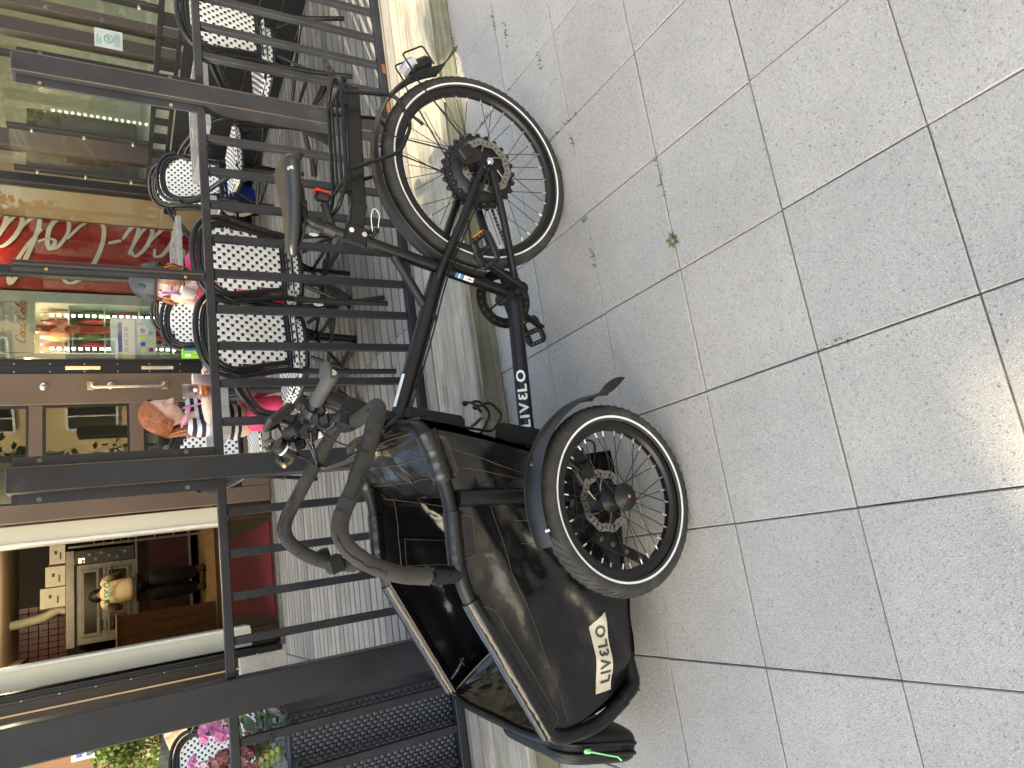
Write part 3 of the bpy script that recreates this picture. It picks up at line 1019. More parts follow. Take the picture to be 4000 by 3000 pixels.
ADV = {'C': .80, 'o': .56, 'c': .54, 'a': .62, 'l': .46, '-': .46}
def script(q, body, fn, h, wt=.085, sh=.34):
    x0 = kz = 0
    for ch in body:
        for st in SCRIPT[ch]:
            P = crom([(a + b * sh + x0, b, 0) for a, b in st], 5)
            n = len(P)
            L_, R_ = [], []
            for i in range(n):
                t_ = (P[min(i + 1, n - 1)] - P[max(i - 1, 0)]).normalized()
                nn = Vector((-t_.y, t_.x, 0))
                w_ = wt * (.45 + .75 * abs(t_.y)) * (.55 + .45 * sin(pi * (i + .7) / (n + .4)))
                kz += 1
                L_.append(fn((P[i].x + nn.x * w_) * h, (P[i].y + nn.y * w_) * h, kz * .00003))
                R_.append(fn((P[i].x - nn.x * w_) * h, (P[i].y - nn.y * w_) * h, kz * .00003))
            q.add(L_ + R_, [(i, n + i, n + i + 1, i + 1) for i in range(n - 1)], False)
        x0 += ADV[ch]
    return x0 * h
cl = thing('drinks_cooler', 'red drinks cooler with large white script up its side behind the window', 'cooler', (3.02, 6.72, .14))
q = MB(); q.box((0, .35, 1.08), (.66, .70, 2.14), bev=.01); q.build('cabinet', 'coke_red', cl)
q = MB(); q.box((0, .35, .03), (.62, .66, .06)); q.build('base', 'frame_black', cl)
q = MB(); script(q, 'Coca-Cola', lambda x, y, k: (min(.322, .36 - y * 1.75), -.003 - k, .14 + x), .345, .043); q.build('script_lettering', 'coke_white', cl)
cl2 = thing('drinks_cooler', 'glass-door drinks cooler with lit strips and shelves of bottles behind the window', 'cooler', (2.36, 6.70, .14))
q = MB()
for x0, x1 in ((-.29, -.25), (.20, .30)):
    q.box(*bx(x0, x1, .0, .62, .05, 2.0), bev=.004)
q.box(*bx(-.25, .20, .58, .62, .05, 2.0)); q.box(*bx(-.25, .20, .02, .6, .05, .25)); q.box(*bx(-.25, .20, .02, .6, 1.955, 2.0))
q.build('cabinet', 'grey_frame', cl2)
q = MB(); q.box(*bx(-.245, .195, .0, .05, 1.74, 1.95)); hdp = q.build('header_panel', 'grey_frame', cl2)
q = MB(); script(q, 'Coca-Cola', lambda x, y, k: (-.17 + x, -.003 - k, 1.80 + y), .068, .075); q.build('script_lettering', 'coke_red', hdp)
q = MB(); q.box(*bx(-.06, .0, .0, .04, .25, 1.73)); q.build('door_post', 'coke_red', cl2)
q = MB()
for x in (-.20, .10):
    for k in range(26):
        q.box((x, .03, .32 + k * .052), (.018, .012, .026))
q.build('led_strip', 'led', cl2)
q = MB()
for k in range(5):
    q.box((-.02, .30, .42 + k * .27), (.44, .5, .012))
shf = q.build('shelf', 'grey_frame', cl2)
for k in range(5):
    for i in range(6):
        q = MB(); q.lathe([(0, 0), (.028, .0), (.030, .01), (.030, .13), (.012, .17), (.012, .2), (0, .2)], Matrix.Translation((-.2 + i * .072, .16, .427 + k * .27)), 10)
        q.build('bottle', ['tile_red', 'weed_green', 'cardboard_tan', 'print_dark', 'window_glass', 'coke_red'][(i * 2 + k) % 6], shf)
q = MB(); q.tube(fillet([(-.03, -.0, .85), (-.03, -.06, .88), (-.03, -.06, 1.15), (-.03, 0, 1.18)], .04), .013, 8); q.build('door_handle', 'grey_frame', cl2)
q = MB(); q.box((3.625, 6.9, 1.2), (.50, .3, 2.1), bev=.006)
tag(q.build('cardboard_panel', 'cardboard_tan'), 'tall tan cardboard carton standing beside the red cooler', 'carton')
pt = thing('window_poster', 'white poster with coloured squares taped inside the window beside the open door', 'poster', (2.0, 6.40, 1.0))
q = MB(); q.box((.17, 0, .16), (.33, .003, .34)); q.build('sheet', 'poster_white', pt)
for i, (x, z, m_) in enumerate(((.04, .09, 'print_yellow'), (.10, .09, 'print_blue'), (.16, .09, 'print_yellow'), (.22, .09, 'print_blue'), (.05, .03, 'coke_red'), (.12, .03, 'print_yellow'), (.2, .03, 'grey_frame'))):
    q = MB(); q.box((x, -.0025, z), (.035, .0015, .035)); q.build('print', m_, pt)
q = MB(); add_text(q, '08-445 20 40', (.03, -.002, .2), (1, 0, 0), (0, 0, 1), width=.22); q.box((.16, -.0025, .26), (.26, .0012, .03)); q.build('lettering', 'print_blue', pt)
for i, (x, y_, z0, z1, wd_) in enumerate(((2.06, 6.9, 1.95, 2.35, .16), (2.25, 6.85, 1.92, 2.3, .12))):
    q = MB(); q.lathe([(.02, .0), (wd_ * .3, -.02), (wd_, -(z1 - z0))], Matrix.Translation((x, y_, z1)), 20)
    tag(q.build('lamp_shade', 'cardboard_tan'), ['wide tan hanging lamp shade inside the window', 'narrow tan hanging lamp shade inside the window'][i], 'lamp shade')

# ------------------------------------------------------------------ bistro chairs
mat('rattan_black', (.008, .0085, .011), .33, 0, .25, 30, .1, 200, .0006)
mat('weave_white', (.74, .74, .73), .55, 0, .06, 60)
mat('weave_black', (.012, .012, .013), .5, 0, .2, 30)
CELL = .0212
def weave(fn, inside, u0, u1, v0, v1, c=CELL):
    """woven panel: white over-strands bulging between staggered black squares"""
    q = MB()
    nu, nv = int(round((u1 - u0) / c)), int(round((v1 - v0) / c))
    for i in range(nu):
        for j in range(nv):
            a, b_ = u0 + i * c, v0 + j * c
            if not inside(a + c / 2, b_ + c / 2):
                continue
            def P(s_, t_, h):
                return fn(a + c * s_, b_ + c * t_, h)
            q.m = 0
            if (i + j) % 2:
                q.add([P(0, 0, 0), P(1, 0, 0), P(1, 1, 0), P(0, 1, 0), P(.22, .0, .002), P(.78, 0, .002), P(.78, 1, .002), P(.22, 1, .002)], [(0, 4, 7, 3), (4, 5, 6, 7), (5, 1, 2, 6)], True)
            else:
                q.add([P(0, 0, 0), P(1, 0, 0), P(1, 1, 0), P(0, 1, 0)], [(0, 1, 2, 3)], False)
                q.m = 1
                q.add([P(.14, .18, .0012), P(.86, .18, .0012), P(.86, .82, .0012), P(.14, .82, .0012)], [(0, 1, 2, 3)], False)
    return q

def back_pt(u, v, h=0.0, side=1):
    """backrest surface: u across, v up the slope; it leans back and is dished"""
    y = -.205 - .16 * (v - .47) - .55 * (0.045 - u * u)*1.0 + .0
    return Vector((u, y - h * side, v))
def in_back(u, v):
    if v < .50 or v > .842:
        return False
    hw = .118 + (v - .5) * .19
    if v > .74:
        t = (v - .74) / .102
        hw = .162 * math.sqrt(max(0, 1 - t * t * .93))
    return abs(u) < hw
CHAIR = None
def make_chair():
    ch = thing('bistro_chair', '', 'chair')
    q = MB()
    outer = [(-.165, .455), (-.175, .55), (-.20, .68), (-.212, .76), (-.19, .835), (-.12, .885), (0, .902), (.12, .885), (.19, .835), (.212, .76), (.20, .68), (.175, .55), (.165, .455)]
    q.tube(crom([back_pt(u, v) + Vector((0, -.004, 0)) for u, v in outer], 4), .0135, 10)
    mid = [(-.178, .70), (-.186, .76), (-.165, .82), (-.105, .862), (0, .876), (.105, .862), (.165, .82), (.186, .76), (.178, .70)]
    q.tube(crom([back_pt(u, v) for u, v in mid], 4), .0105, 8)
    inner = [(-.125, .488), (-.15, .62), (-.173, .735), (-.155, .80), (-.10, .845), (0, .858), (.10, .845), (.155, .80), (.173, .735), (.15, .62), (.125, .488)]
    q.tube(crom([back_pt(u, v) for u, v in inner], 4), .012, 8)
    q.tube([back_pt(u, .488) for u in (-.165, -.08, 0, .08, .165)], .013, 8)
    for k in range(4):
        q.tube([back_pt(u, .470 + k * .0105) + Vector((0, -.008, 0)) for u in (-.13, 0, .13)], .004, 6)
        for s in (-1, 1):
            q.tube(crom([back_pt(s * (.138 + k * .009), .50) + Vector((0, -.006, 0)), back_pt(s * (.16 + k * .009), .62) + Vector((0, -.006, 0)), back_pt(s * (.178 + k * .008), .73) + Vector((0, -.006, 0))], 3), .0042, 6)
    q.build('back_frame', 'rattan_black', ch)
    def two(side):
        return weave(lambda u, v, h: back_pt(u, v, h + .002, side), in_back, -.168, .168, .4995, .846)
    a = two(1)
    b_ = two(-1)
    off = len(a.v)
    a.v += b_.v; a.f += [tuple(i + off for i in reversed(f)) for f in b_.f]; a.mi += b_.mi; a.sm += b_.sm
    a.build('back_weave', ['weave_white', 'weave_black'], ch)
    # seat
    def sw(v):  # half width along depth
        t = (v + .19) / .40
        return .165 + .045 * min(1, t * 1.6)
    def in_seat(u, v):
        r = abs(u) / sw(v)
        return r < 1 and not (v > .16 and abs(u) > sw(v) - (v - .16) * 1.4)
    def seat_pt(u, v, h):
        e = max(abs(u) / .20, abs(v - .01) / .21)
        z = .452 - .012 * max(0, 1 - e * e) - (.022 * max(0, (e - .82) / .18) ** 2)
        return Vector((u, v, z + h))
    a = weave(seat_pt, in_seat, -.212, .212, -.19, .213, .0212)
    # woven skirt round the seat edge
    loop = []
    for k in range(72):
        an = 2 * pi * k / 72
        cx, sy = cos(an), sin(an)
        rr = (abs(cx) ** 3.2 + abs(sy) ** 3.2) ** (-1 / 3.2)
        v = .01 + .205 * rr * sy
        loop.append((.208 * rr * cx * (sw(min(v, .2)) / .21 if v < .1 else 1.0), v))
    for k in range(72):
        p0, p1 = loop[k], loop[(k + 1) % 72]
        for j in range(3):
            z0, z1 = .432 - .0125 * j, .432 - .0125 * (j + 1)
            o0 = .004 + .004 * sin(pi * (j + .5) / 3)
            dk = (k + j) % 2 == 0
            a.m = 0
            f0, f1 = 1.01 + o0, 1.01 + o0
            a.add([(p0[0] * f0, p0[1] * f0, z1), (p1[0] * f1, p1[1] * f1, z1), (p1[0] * f1, p1[1] * f1, z0), (p0[0] * f0, p0[1] * f0, z0)], [(0, 1, 2, 3)], False)
            if dk:
                a.m = 1
                f0 += .004
                mx_ = [((p0[0] * .85 + p1[0] * .15) * f0, (p0[1] * .85 + p1[1] * .15) * f0), ((p0[0] * .15 + p1[0] * .85) * f0, (p0[1] * .15 + p1[1] * .85) * f0)]
                a.add([(*mx_[0], z1 + .002), (*mx_[1], z1 + .002), (*mx_[1], z0 - .002), (*mx_[0], z0 - .002)], [(0, 1, 2, 3)], False)
    a.build('seat_weave', ['weave_white', 'weave_black'], ch)
    q = MB(); q.tube([(p[0] * .985, p[1] * .985, .398) for p in loop], .014, 8, closed=True)
    q.box((0, .0, .41), (.34, .34, .02))
    q.build('seat_frame', 'rattan_black', ch)
    for s in (-1, 1):
        q = MB(); q.tube(crom([back_pt(s * .165, .50), (s * .17, -.215, .42), (s * .185, -.245, .22), (s * .205, -.295, .0)], 5), .0135, 10); lg = q.build('leg', 'rattan_black', ch)
        q = MB()
        for k in range(4):
            q.lathe([(.0145, -.003), (.018, 0), (.0145, .003)], Matrix.Translation((s * .186, -.247, .215 + k * .009)), 10)
            q.lathe([(.0145, -.003), (.018, 0), (.0145, .003)], Matrix.Translation((s * .169, -.214, .385 + k * .009)), 10)
        q.build('binding', 'rattan_black', lg)
        q = MB(); q.tube(crom([(s * .19, .19, .41), (s * .195, .21, .2), (s * .20, .235, .0)], 4), .0135, 10); lg = q.build('leg', 'rattan_black', ch)
        q = MB()
        for k in range(4):
            q.lathe([(.0145, -.003), (.018, 0), (.0145, .003)], Matrix.Translation((s * .194, .207, .22 + k * .009)), 10)
        q.build('binding', 'rattan_black', lg)
        q = MB()
        q.tube(crom([back_pt(s * .20, .76), back_pt(s * .235, .735) + Vector((0, .05, 0)), (s * .275, -.09, .675), (s * .285, .06, .60), (s * .255, .175, .50), (s * .215, .205, .40)], 5), .0135, 10)
        q.tube(crom([back_pt(s * .195, .72), back_pt(s * .225, .70) + Vector((0, .05, 0)), (s * .262, -.09, .65), (s * .270, .05, .58), (s * .245, .165, .48), (s * .208, .20, .39)], 5), .0115, 8)
        am = q.build('arm', 'rattan_black', ch)
        q = MB()
        for k in range(9):
            c = back_pt(s * (.193 + k * .0045), .735 + .002 * k) + Vector((0, .012 * k * .5, 0))
            q.tube([c + Vector((0, -.012, .038)), c + Vector((s * .02, -.018, .0)), c + Vector((0, -.01, -.045))], .0045, 6)
        q.build('binding', 'rattan_black', am)
        q = MB(); q.tube(crom([(s * .09, -.205, .385), (s * .13, -.225, .32), (s * .165, -.237, .25), (s * .183, -.245, .22)], 4), .0095, 8); q.build('brace', 'rattan_black', ch)
        q = MB(); q.tube(crom([(s * .192, .06, .385), (s * .194, .13, .31), (s * .194, .19, .24), (s * .194, .207, .22)], 4), .0095, 8); q.build('brace', 'rattan_black', ch)
        q = MB(); q.tube([(s * .186, -.245, .225), (s * .194, .207, .225)], .010, 8); q.build('stretcher', 'rattan_black', ch)
    q = MB(); q.tube([(-.186, -.245, .235), (.194, .207, .235)], .010, 8); q.tube([(.186, -.245, .24), (-.194, .207, .24)], .010, 8); q.build('cross_stretcher', 'rattan_black', ch)
    q = MB()
    q.add([Vector((.170 + .0145 * cos(a_) * .0, 0, 0)) for a_ in ()], [])
    n_ = 14
    c = Vector((.174, -.232, .33))
    q.add([c + Vector((.010 * cos(2 * pi * k / n_), -.0145 - .002 * abs(sin(2 * pi * k / n_)), .026 * sin(2 * pi * k / n_))) for k in range(n_)], [tuple(range(n_))])
    q.build('oval_badge', 'white_paint', ch)
    return ch
DZ = .131
GRP = 'black and white bistro chairs on the deck'
chair_spots = [
    ((2.91, 3.62), .05, 'bistro chair behind the right railing bay, nearest the black side fence'),
    ((1.47, 3.46), .02, 'bistro chair with the helmeted girl kneeling on it, back against the railing'),
    ((1.085, 3.47), .10, 'empty bistro chair backed to the railing, in front of the beer glass table'),
    ((2.93, 4.72), pi + .1, 'bistro chair facing the street, its round back showing over the grey table'),
    ((1.83, 4.82), pi - .05, 'bistro chair facing the street behind the green juice carton'),
    ((.86, 4.55), pi + .12, 'bistro chair behind the red-haired girl in the striped top'),
    ((3.12, 5.75), pi / 2 + .55, 'bistro chair standing sideways by the far table near the sack'),
    ((2.16, 5.95), pi / 2 + .9, 'bistro chair farthest back, seen edge-on by the open brown door'),
    ((-1.05, 5.5), pi + .35, 'bistro chair behind the pink flowers at the left end of the deck'),
]
CHAIR = make_chair()
for i, ((x, y_), rz, lab) in enumerate(chair_spots):
    if i == 0:
        CHAIR.location = (x, y_, DZ); CHAIR.rotation_euler = (0, 0, rz); CHAIR['label'] = lab; CHAIR['group'] = GRP
    else:
        dup(CHAIR, (x, y_, DZ), rz, lab, GRP)

# ------------------------------------------------------------------ tables
mat('table_grey', (.26, .255, .25), .22, 0, .18, 5, rvar=.1)
mat('table_edge', (.36, .36, .35), .4, .3, .2, 18)
mat('cast_iron', (.02, .02, .021), .5, .3, .3, 12, .2, 80)
def make_table():
    t_ = thing('cafe_table', '', 'table')
    q = MB(); q.box((0, 0, .742), (.64, .64, .020), bev=.004); q.build('table_top', 'table_grey', t_)
    q = MB()
    for sx, sy, lx, ly in ((0, -1, .648, .006), (0, 1, .648, .006), (-1, 0, .006, .636), (1, 0, .006, .636)):
        q.box((sx * .321, sy * .321, .736), (lx, ly, .036), bev=.0015)
    q.build('edge_band', 'table_edge', t_)
    q = MB(); q.tube([(0, 0, .06), (0, 0, .726)], .030, 14); q.build('column', 'cast_iron', t_)
    for k in range(4):
        an = pi / 4 + k * pi / 2
        d_ = Vector((cos(an), sin(an), 0))
        q = MB(); q.tube(crom([d_ * .02 + Vector((0, 0, .11)), d_ * .12 + Vector((0, 0, .07)), d_ * .22 + Vector((0, 0, .03)), d_ * .30 + Vector((0, 0, .012))], 4), [.03] * 4 + [.028] * 4 + [.03] * 4 + [.034], 8, flat=(.5, 1.3), up=(0, 0, 1))
        q.build('foot', 'cast_iron', t_)
    return t_
tb = make_table()
tspots = [((2.80, 3.98), 'grey square table in front of the round-backed chair, right of the railing post'),
          ((1.04, 3.92), 'grey square table with the beer glass on it'),
          ((1.70, 3.93), 'grey square table pushed against the beer table, behind the helmeted girl'),
          ((2.50, 5.72), 'grey square table farthest back, in front of the red cooler')]
for i, ((x, y_), lab) in enumerate(tspots):
    if i == 0:
        tb.location = (x, y_, DZ); tb['label'] = lab; tb['group'] = 'grey cafe tables'
    else:
        dup(tb, (x, y_, DZ), 0, lab, 'grey cafe tables')
TZ = DZ + .7535

# beer, cup, juice
mat_glass('thin_glass', (.96, .97, .96), 1, 0, 1.45)
mat_glass('beer', (.80, .42, .05), 1, 0, 1.2)
mat('beer_foam', (.75, .66, .48), .8)
mat('cup_pink', (.72, .60, .58), .6)
mat('juice_green', (.22, .55, .03), .4, 0, .1)
bg_ = thing('beer_glass', 'straight glass of amber beer with white print on the grey table', 'glass', (1.01, 3.85, TZ))
q = MB(); q.lathe([(.0, .0), (.030, .0), (.033, .006), (.040, .148), (.0388, .148), (.0318, .012), (0, .010)], seg=24); q.build('tumbler', 'thin_glass', bg_)
q = MB(); q.lathe([(.0, .0115), (.031, .0125), (.0372, .118), (0, .118)], seg=24); q.build('beer_fill', 'beer', bg_)
q = MB(); add_text(q, 'FALCON', (0, 0, 0), (1, 0, 0), (0, 0, 1), height=.011, bold=.02, fn=lambda x, y: (.0378 * sin(x / .038 - .7), -.0378 * cos(x / .038 - .7), .062 + y)); q.ball((-.004, -.0375, .092), .011, 1, .12, 1, 10, 6); q.build('print', 'white_paint', bg_)
pc = thing('paper_cup', 'pale pink paper cup standing beside the beer glass', 'cup', (1.10, 3.95, TZ))
q = MB(); q.lathe([(0, .002), (.026, .002), (.026, .0), (.031, .085), (.0325, .087), (.0325, .09), (.030, .09), (.025, .006), (0, .006)], seg=20); q.build('cup_wall', 'cup_pink', pc)
jc = thing('juice_carton', 'bright green juice carton on the table in front of a chair', 'carton', (1.30, 4.12, TZ))
q = MB(); q.box((0, 0, .06), (.05, .04, .12), bev=.003); q.build('carton', 'juice_green', jc)
q = MB(); add_text(q, 'FRUKTIG', (.0, -.0205, .02), (0, 0, 1), (-1, 0, 0), height=.008, bold=.02); q.box((-.015, -.0205, .09), (.015, .001, .03)); q.build('print', 'white_paint', jc)
q = MB(); q.box((.018, -.0206, .06), (.012, .001, .1)); q.build('print', 'print_blue', jc)

# sack on the deck
mat('sack_white', (.55, .52, .45), .6, 0, .12, 20, .3, 60, .003)
mat('sack_blue', (.01, .035, .30), .35, 0, .2, 12, .3, 50, .003)
sk = thing('salt_sack', 'blue and white plastic sack slumped against the black wall', 'sack', (3.36, 6.0, DZ), .15)
def sack_pt(u, v, off=0):
    th = u * 2 * pi
    z = .46 * v
    prof = sin(pi * min(1, max(0, v * .93 + .05))) ** .45
    wv = 1 + .05 * fbm((cos(th) * 2, sin(th) * 2, v * 5))
    rx, ry = .17 * prof * wv + off, (.10 * prof + .015 * (1 - v)) * wv + off
    return Vector((rx * cos(th) + .05 * v * v, ry * sin(th) + .05 * v, z + .02 * fbm((th, v * 4, 3)) * v * (1 - v) * 3))
q = MB(); q.grid(lambda u, v: sack_pt(u, v), 30, 16); q.build('bag', 'sack_white', sk)
q = MB(); q.grid(lambda u, v: sack_pt(.53 + u * .44, .10 + v * .55, .004), 20, 12); q.build('print_panel', 'sack_blue', sk)
q = MB(); q.grid(lambda u, v: sack_pt(.53 + u * .44, .70 + v * .10, .004), 20, 3); q.build('print_band', 'sack_blue', sk)

# ------------------------------------------------------------------ planter with flowers
mat('wicker_black', (.035, .04, .056), .32, 0, .35, 40)
pl = thing('wicker_planter', 'tall black wicker planter box behind the railing at the left', 'planter', (-.50, 2.90, .134))
PW, PD, PH = 1.15, .55, .68
q = MB(); q.box((-PW / 2, PD / 2, PH / 2), (PW - .03, PD - .03, PH - .03)); q.build('liner', 'weave_black', pl)
q = MB()
def strands(q, o, ux, L, nrm):
    o, ux, nrm = Vector(o), Vector(ux), Vector(nrm)
    rows, cols = int(PH / .0135), int(L / .0145)
    for r in range(rows):
        z = .006 + r * .0135
        for c in range(cols):
            if (c + r) % 2 or z + .025 > PH:
                continue
            a = c * .0145 + .002
            if a + .0105 > L:
                continue
            p = o + ux * a + Vector((0, 0, z))
            e = .0105
            up_ = Vector((0, 0, 1))
            q.add([p, p + ux * e, p + ux * e + up_ * .012 + nrm * .0055, p + up_ * .012 + nrm * .0055, p + ux * e + up_ * .0245, p + up_ * .0245], [(0, 1, 2, 3), (3, 2, 4, 5)], True)
strands(q, (-PW, -.001, 0), (1, 0, 0), PW, (0, -1, 0))
strands(q, (.001, 0, 0), (0, 1, 0), PD, (1, 0, 0))
wv_ = q.build('wicker_strands', 'wicker_black', pl); wv_['kind'] = 'stuff'
q = MB(); q.tube(fillet([(-PW, 0, PH), (0, 0, PH), (0, PD, PH), (-PW, PD, PH)], .03, closed=True), .011, 8, closed=True)
q.tube([(0, 0, 0), (0, 0, PH)], .008, 8); q.build('rim', 'wicker_black', pl)
q = MB(); q.box((-PW / 2, PD / 2, PH - .05), (PW - .04, PD - .04, .02)); q.build('soil', 'joint_sand', pl)

mat_leaf('leaf_green', [(.03, .08, .02), (.06, .14, .03), (.11, .20, .05)])
mat_leaf('leaf_dark', [(.015, .035, .015), (.03, .06, .025), (.07, .08, .04)])
mat_leaf('leaf_lime', [(.25, .33, .06), (.35, .42, .09), (.45, .48, .14)])
mat_leaf('petal_pink', [(.62, .20, .44), (.72, .28, .52), (.78, .40, .60)])
mat_leaf('petal_dusty', [(.28, .06, .09), (.38, .13, .15), (.45, .26, .22)])
def petal(q, c, d, n, L, W, cup=.2):
    c, d, n = Vector(c), Vector(d).normalized(), Vector(n).normalized()
    s = d.cross(n).normalized()
    q.add([c, c + d * L * .5 + s * W + n * L * cup * .5, c + d * L + n * L * cup * .3, c + d * L * .5 - s * W + n * L * cup * .5, c + d * L * .55 + n * L * cup * .15], [(0, 1, 4), (1, 2, 4), (2, 3, 4), (3, 0, 4)], True)
rf = random.Random(21)
def plant(name, label, base, stems, pet, flower, leafm, nleaf, leafsz, seed):
    r_ = random.Random(seed)
    t_ = thing(name, label, 'plant', base, 0)
    q = MB()
    for (x, y_, z, sc) in stems:
        q.tube(crom([(x * .2, y_ * .2, 0), (x * .5 + r_.uniform(-.03, .03), y_ * .5, z * .5), (x, y_, z)], 4), .0025, 5)
    q.build('stem', 'leaf_lime', t_)
    for (x, y_, z, sc) in stems:
        q = MB()
        if flower == 'umbel':
            for k in range(15):
                dr_ = Vector((r_.gauss(0, 1), r_.gauss(0, 1) - .5, r_.gauss(0, 1) + .5)).normalized()
                c = Vector((x, y_, z)) + dr_ * sc * .75
                a_ = dr_.orthogonal().normalized()
                for p_ in range(5):
                    petal(q, c, Quaternion(dr_, p_ * 2 * pi / 5) @ a_ + dr_ * .35, dr_, sc * .5, sc * .17)
        else:
            for k in range(46):
                dr_ = Vector((r_.gauss(0, 1), r_.gauss(0, 1) - .3, r_.gauss(0, 1) + .3)).normalized()
                c = Vector((x, y_, z)) + dr_ * sc * r_.uniform(.7, 1.1)
                a_ = dr_.orthogonal().normalized()
                for p_ in range(4):
                    petal(q, c, Quaternion(dr_, p_ * pi / 2 + r_.random()) @ a_ + dr_ * .25, dr_, sc * .42, sc * .2, .35)
        q.build('flower_head', pet, t_)
    q = MB()
    for k in range(nleaf):
        an, rr = r_.uniform(0, 2 * pi), r_.uniform(.02, .16)
        c = Vector((rr * cos(an) * 1.2, rr * sin(an), r_.uniform(.02, .2)))
        d_ = Vector((cos(an) + r_.gauss(0, .4), sin(an) + r_.gauss(0, .4), r_.uniform(-.3, .5))).normalized()
        nn = (Vector((r_.gauss(0, .35), r_.gauss(0, .35) - .3, 1))).normalized()
        if leafsz > .045:
            petal(q, c, d_, nn, leafsz * r_.uniform(.8, 1.3), leafsz * .33, .12)
        else:
            for p_ in range(7):
                petal(q, c, Quaternion(nn, -2 + p_ * .66) @ d_, nn, leafsz * r_.uniform(.8, 1.1), leafsz * .26, .15)
    q.build('leaves', leafm, t_)
    return t_
PZ = .134 + PH - .04
plant('pink_geranium', 'pink geranium with two flower heads beside the tall steel post', (-.56, 3.10, PZ), [(.035, .0, .285, .045), (.03, .0, .235, .045), (.09, .05, .14, .03)], 'petal_pink', 'umbel', 'leaf_green', 34, .034, 4)
plant('pink_geranium', 'single pink geranium bloom on a long stem over the planter edge', (-.62, 3.10, PZ), [(.0, .0, .325, .042)], 'petal_pink', 'umbel', 'leaf_green', 16, .034, 5)
plant('hydrangea', 'faded dusky red hydrangea with large leaves in the wicker planter', (-.66, 3.0, PZ), [(.045, .0, .18, .055), (.03, .0, .255, .05), (-.03, -.02, .22, .05), (.08, .02, .14, .04)], 'petal_dusty', 'mop', 'leaf_dark', 42, .075, 6)
t_ = thing('lime_sprig', 'small lime green compound-leaf sprig at the front of the planter', 'plant', (-.61, 2.93, PZ + .06))
q = MB(); q.tube([(0, 0, -.02), (-.01, -.03, .03), (-.03, -.045, .09)], .0018, 5); q.build('stem', 'leaf_lime', t_)
for k in range(4):
    for s in (-1, 1):
        q = MB(); petal(q, (-.008 - k * .006, -.03 - k * .004, .02 + k * .02), (s, -.1, .25), (0, -1, .1), .028, .009); q.build('leaf', 'leaf_lime', t_)

# ------------------------------------------------------------------ cargo bike (local axes: x forward, y towards the rider's left, z up)
bk = thing('cargo_bike', 'black three-wheeled cargo bike with fabric box parked in front of the railing', 'cargo bike', (1.177, 1.757, 0), math.atan2(.0909, -.9959))

def livelo(q, fn, h, bold=.035, gap=.12):
    x = 0
    for ch in ('L', 'I', 'V', '3', 'L', 'O'):
        vs, fs = text_geo(ch, 1.0, bold, fine=.14)
        x0, x1 = min(v[0] for v in vs), max(v[0] for v in vs)
        y0, y1 = min(v[1] for v in vs), max(v[1] for v in vs)
        sc = h / (y1 - y0)
        mir = ch == '3'
        out = []
        for v in vs:
            a = (v[0] - x0) * sc
            if mir:
                a = (x1 - x0) * sc - a
            out.append(fn(x + a, (v[1] - y0) * sc))
        q.add(out, [tuple(reversed(f)) for f in fs] if mir else fs, False)
        x += (x1 - x0) * sc + gap * h
    return x

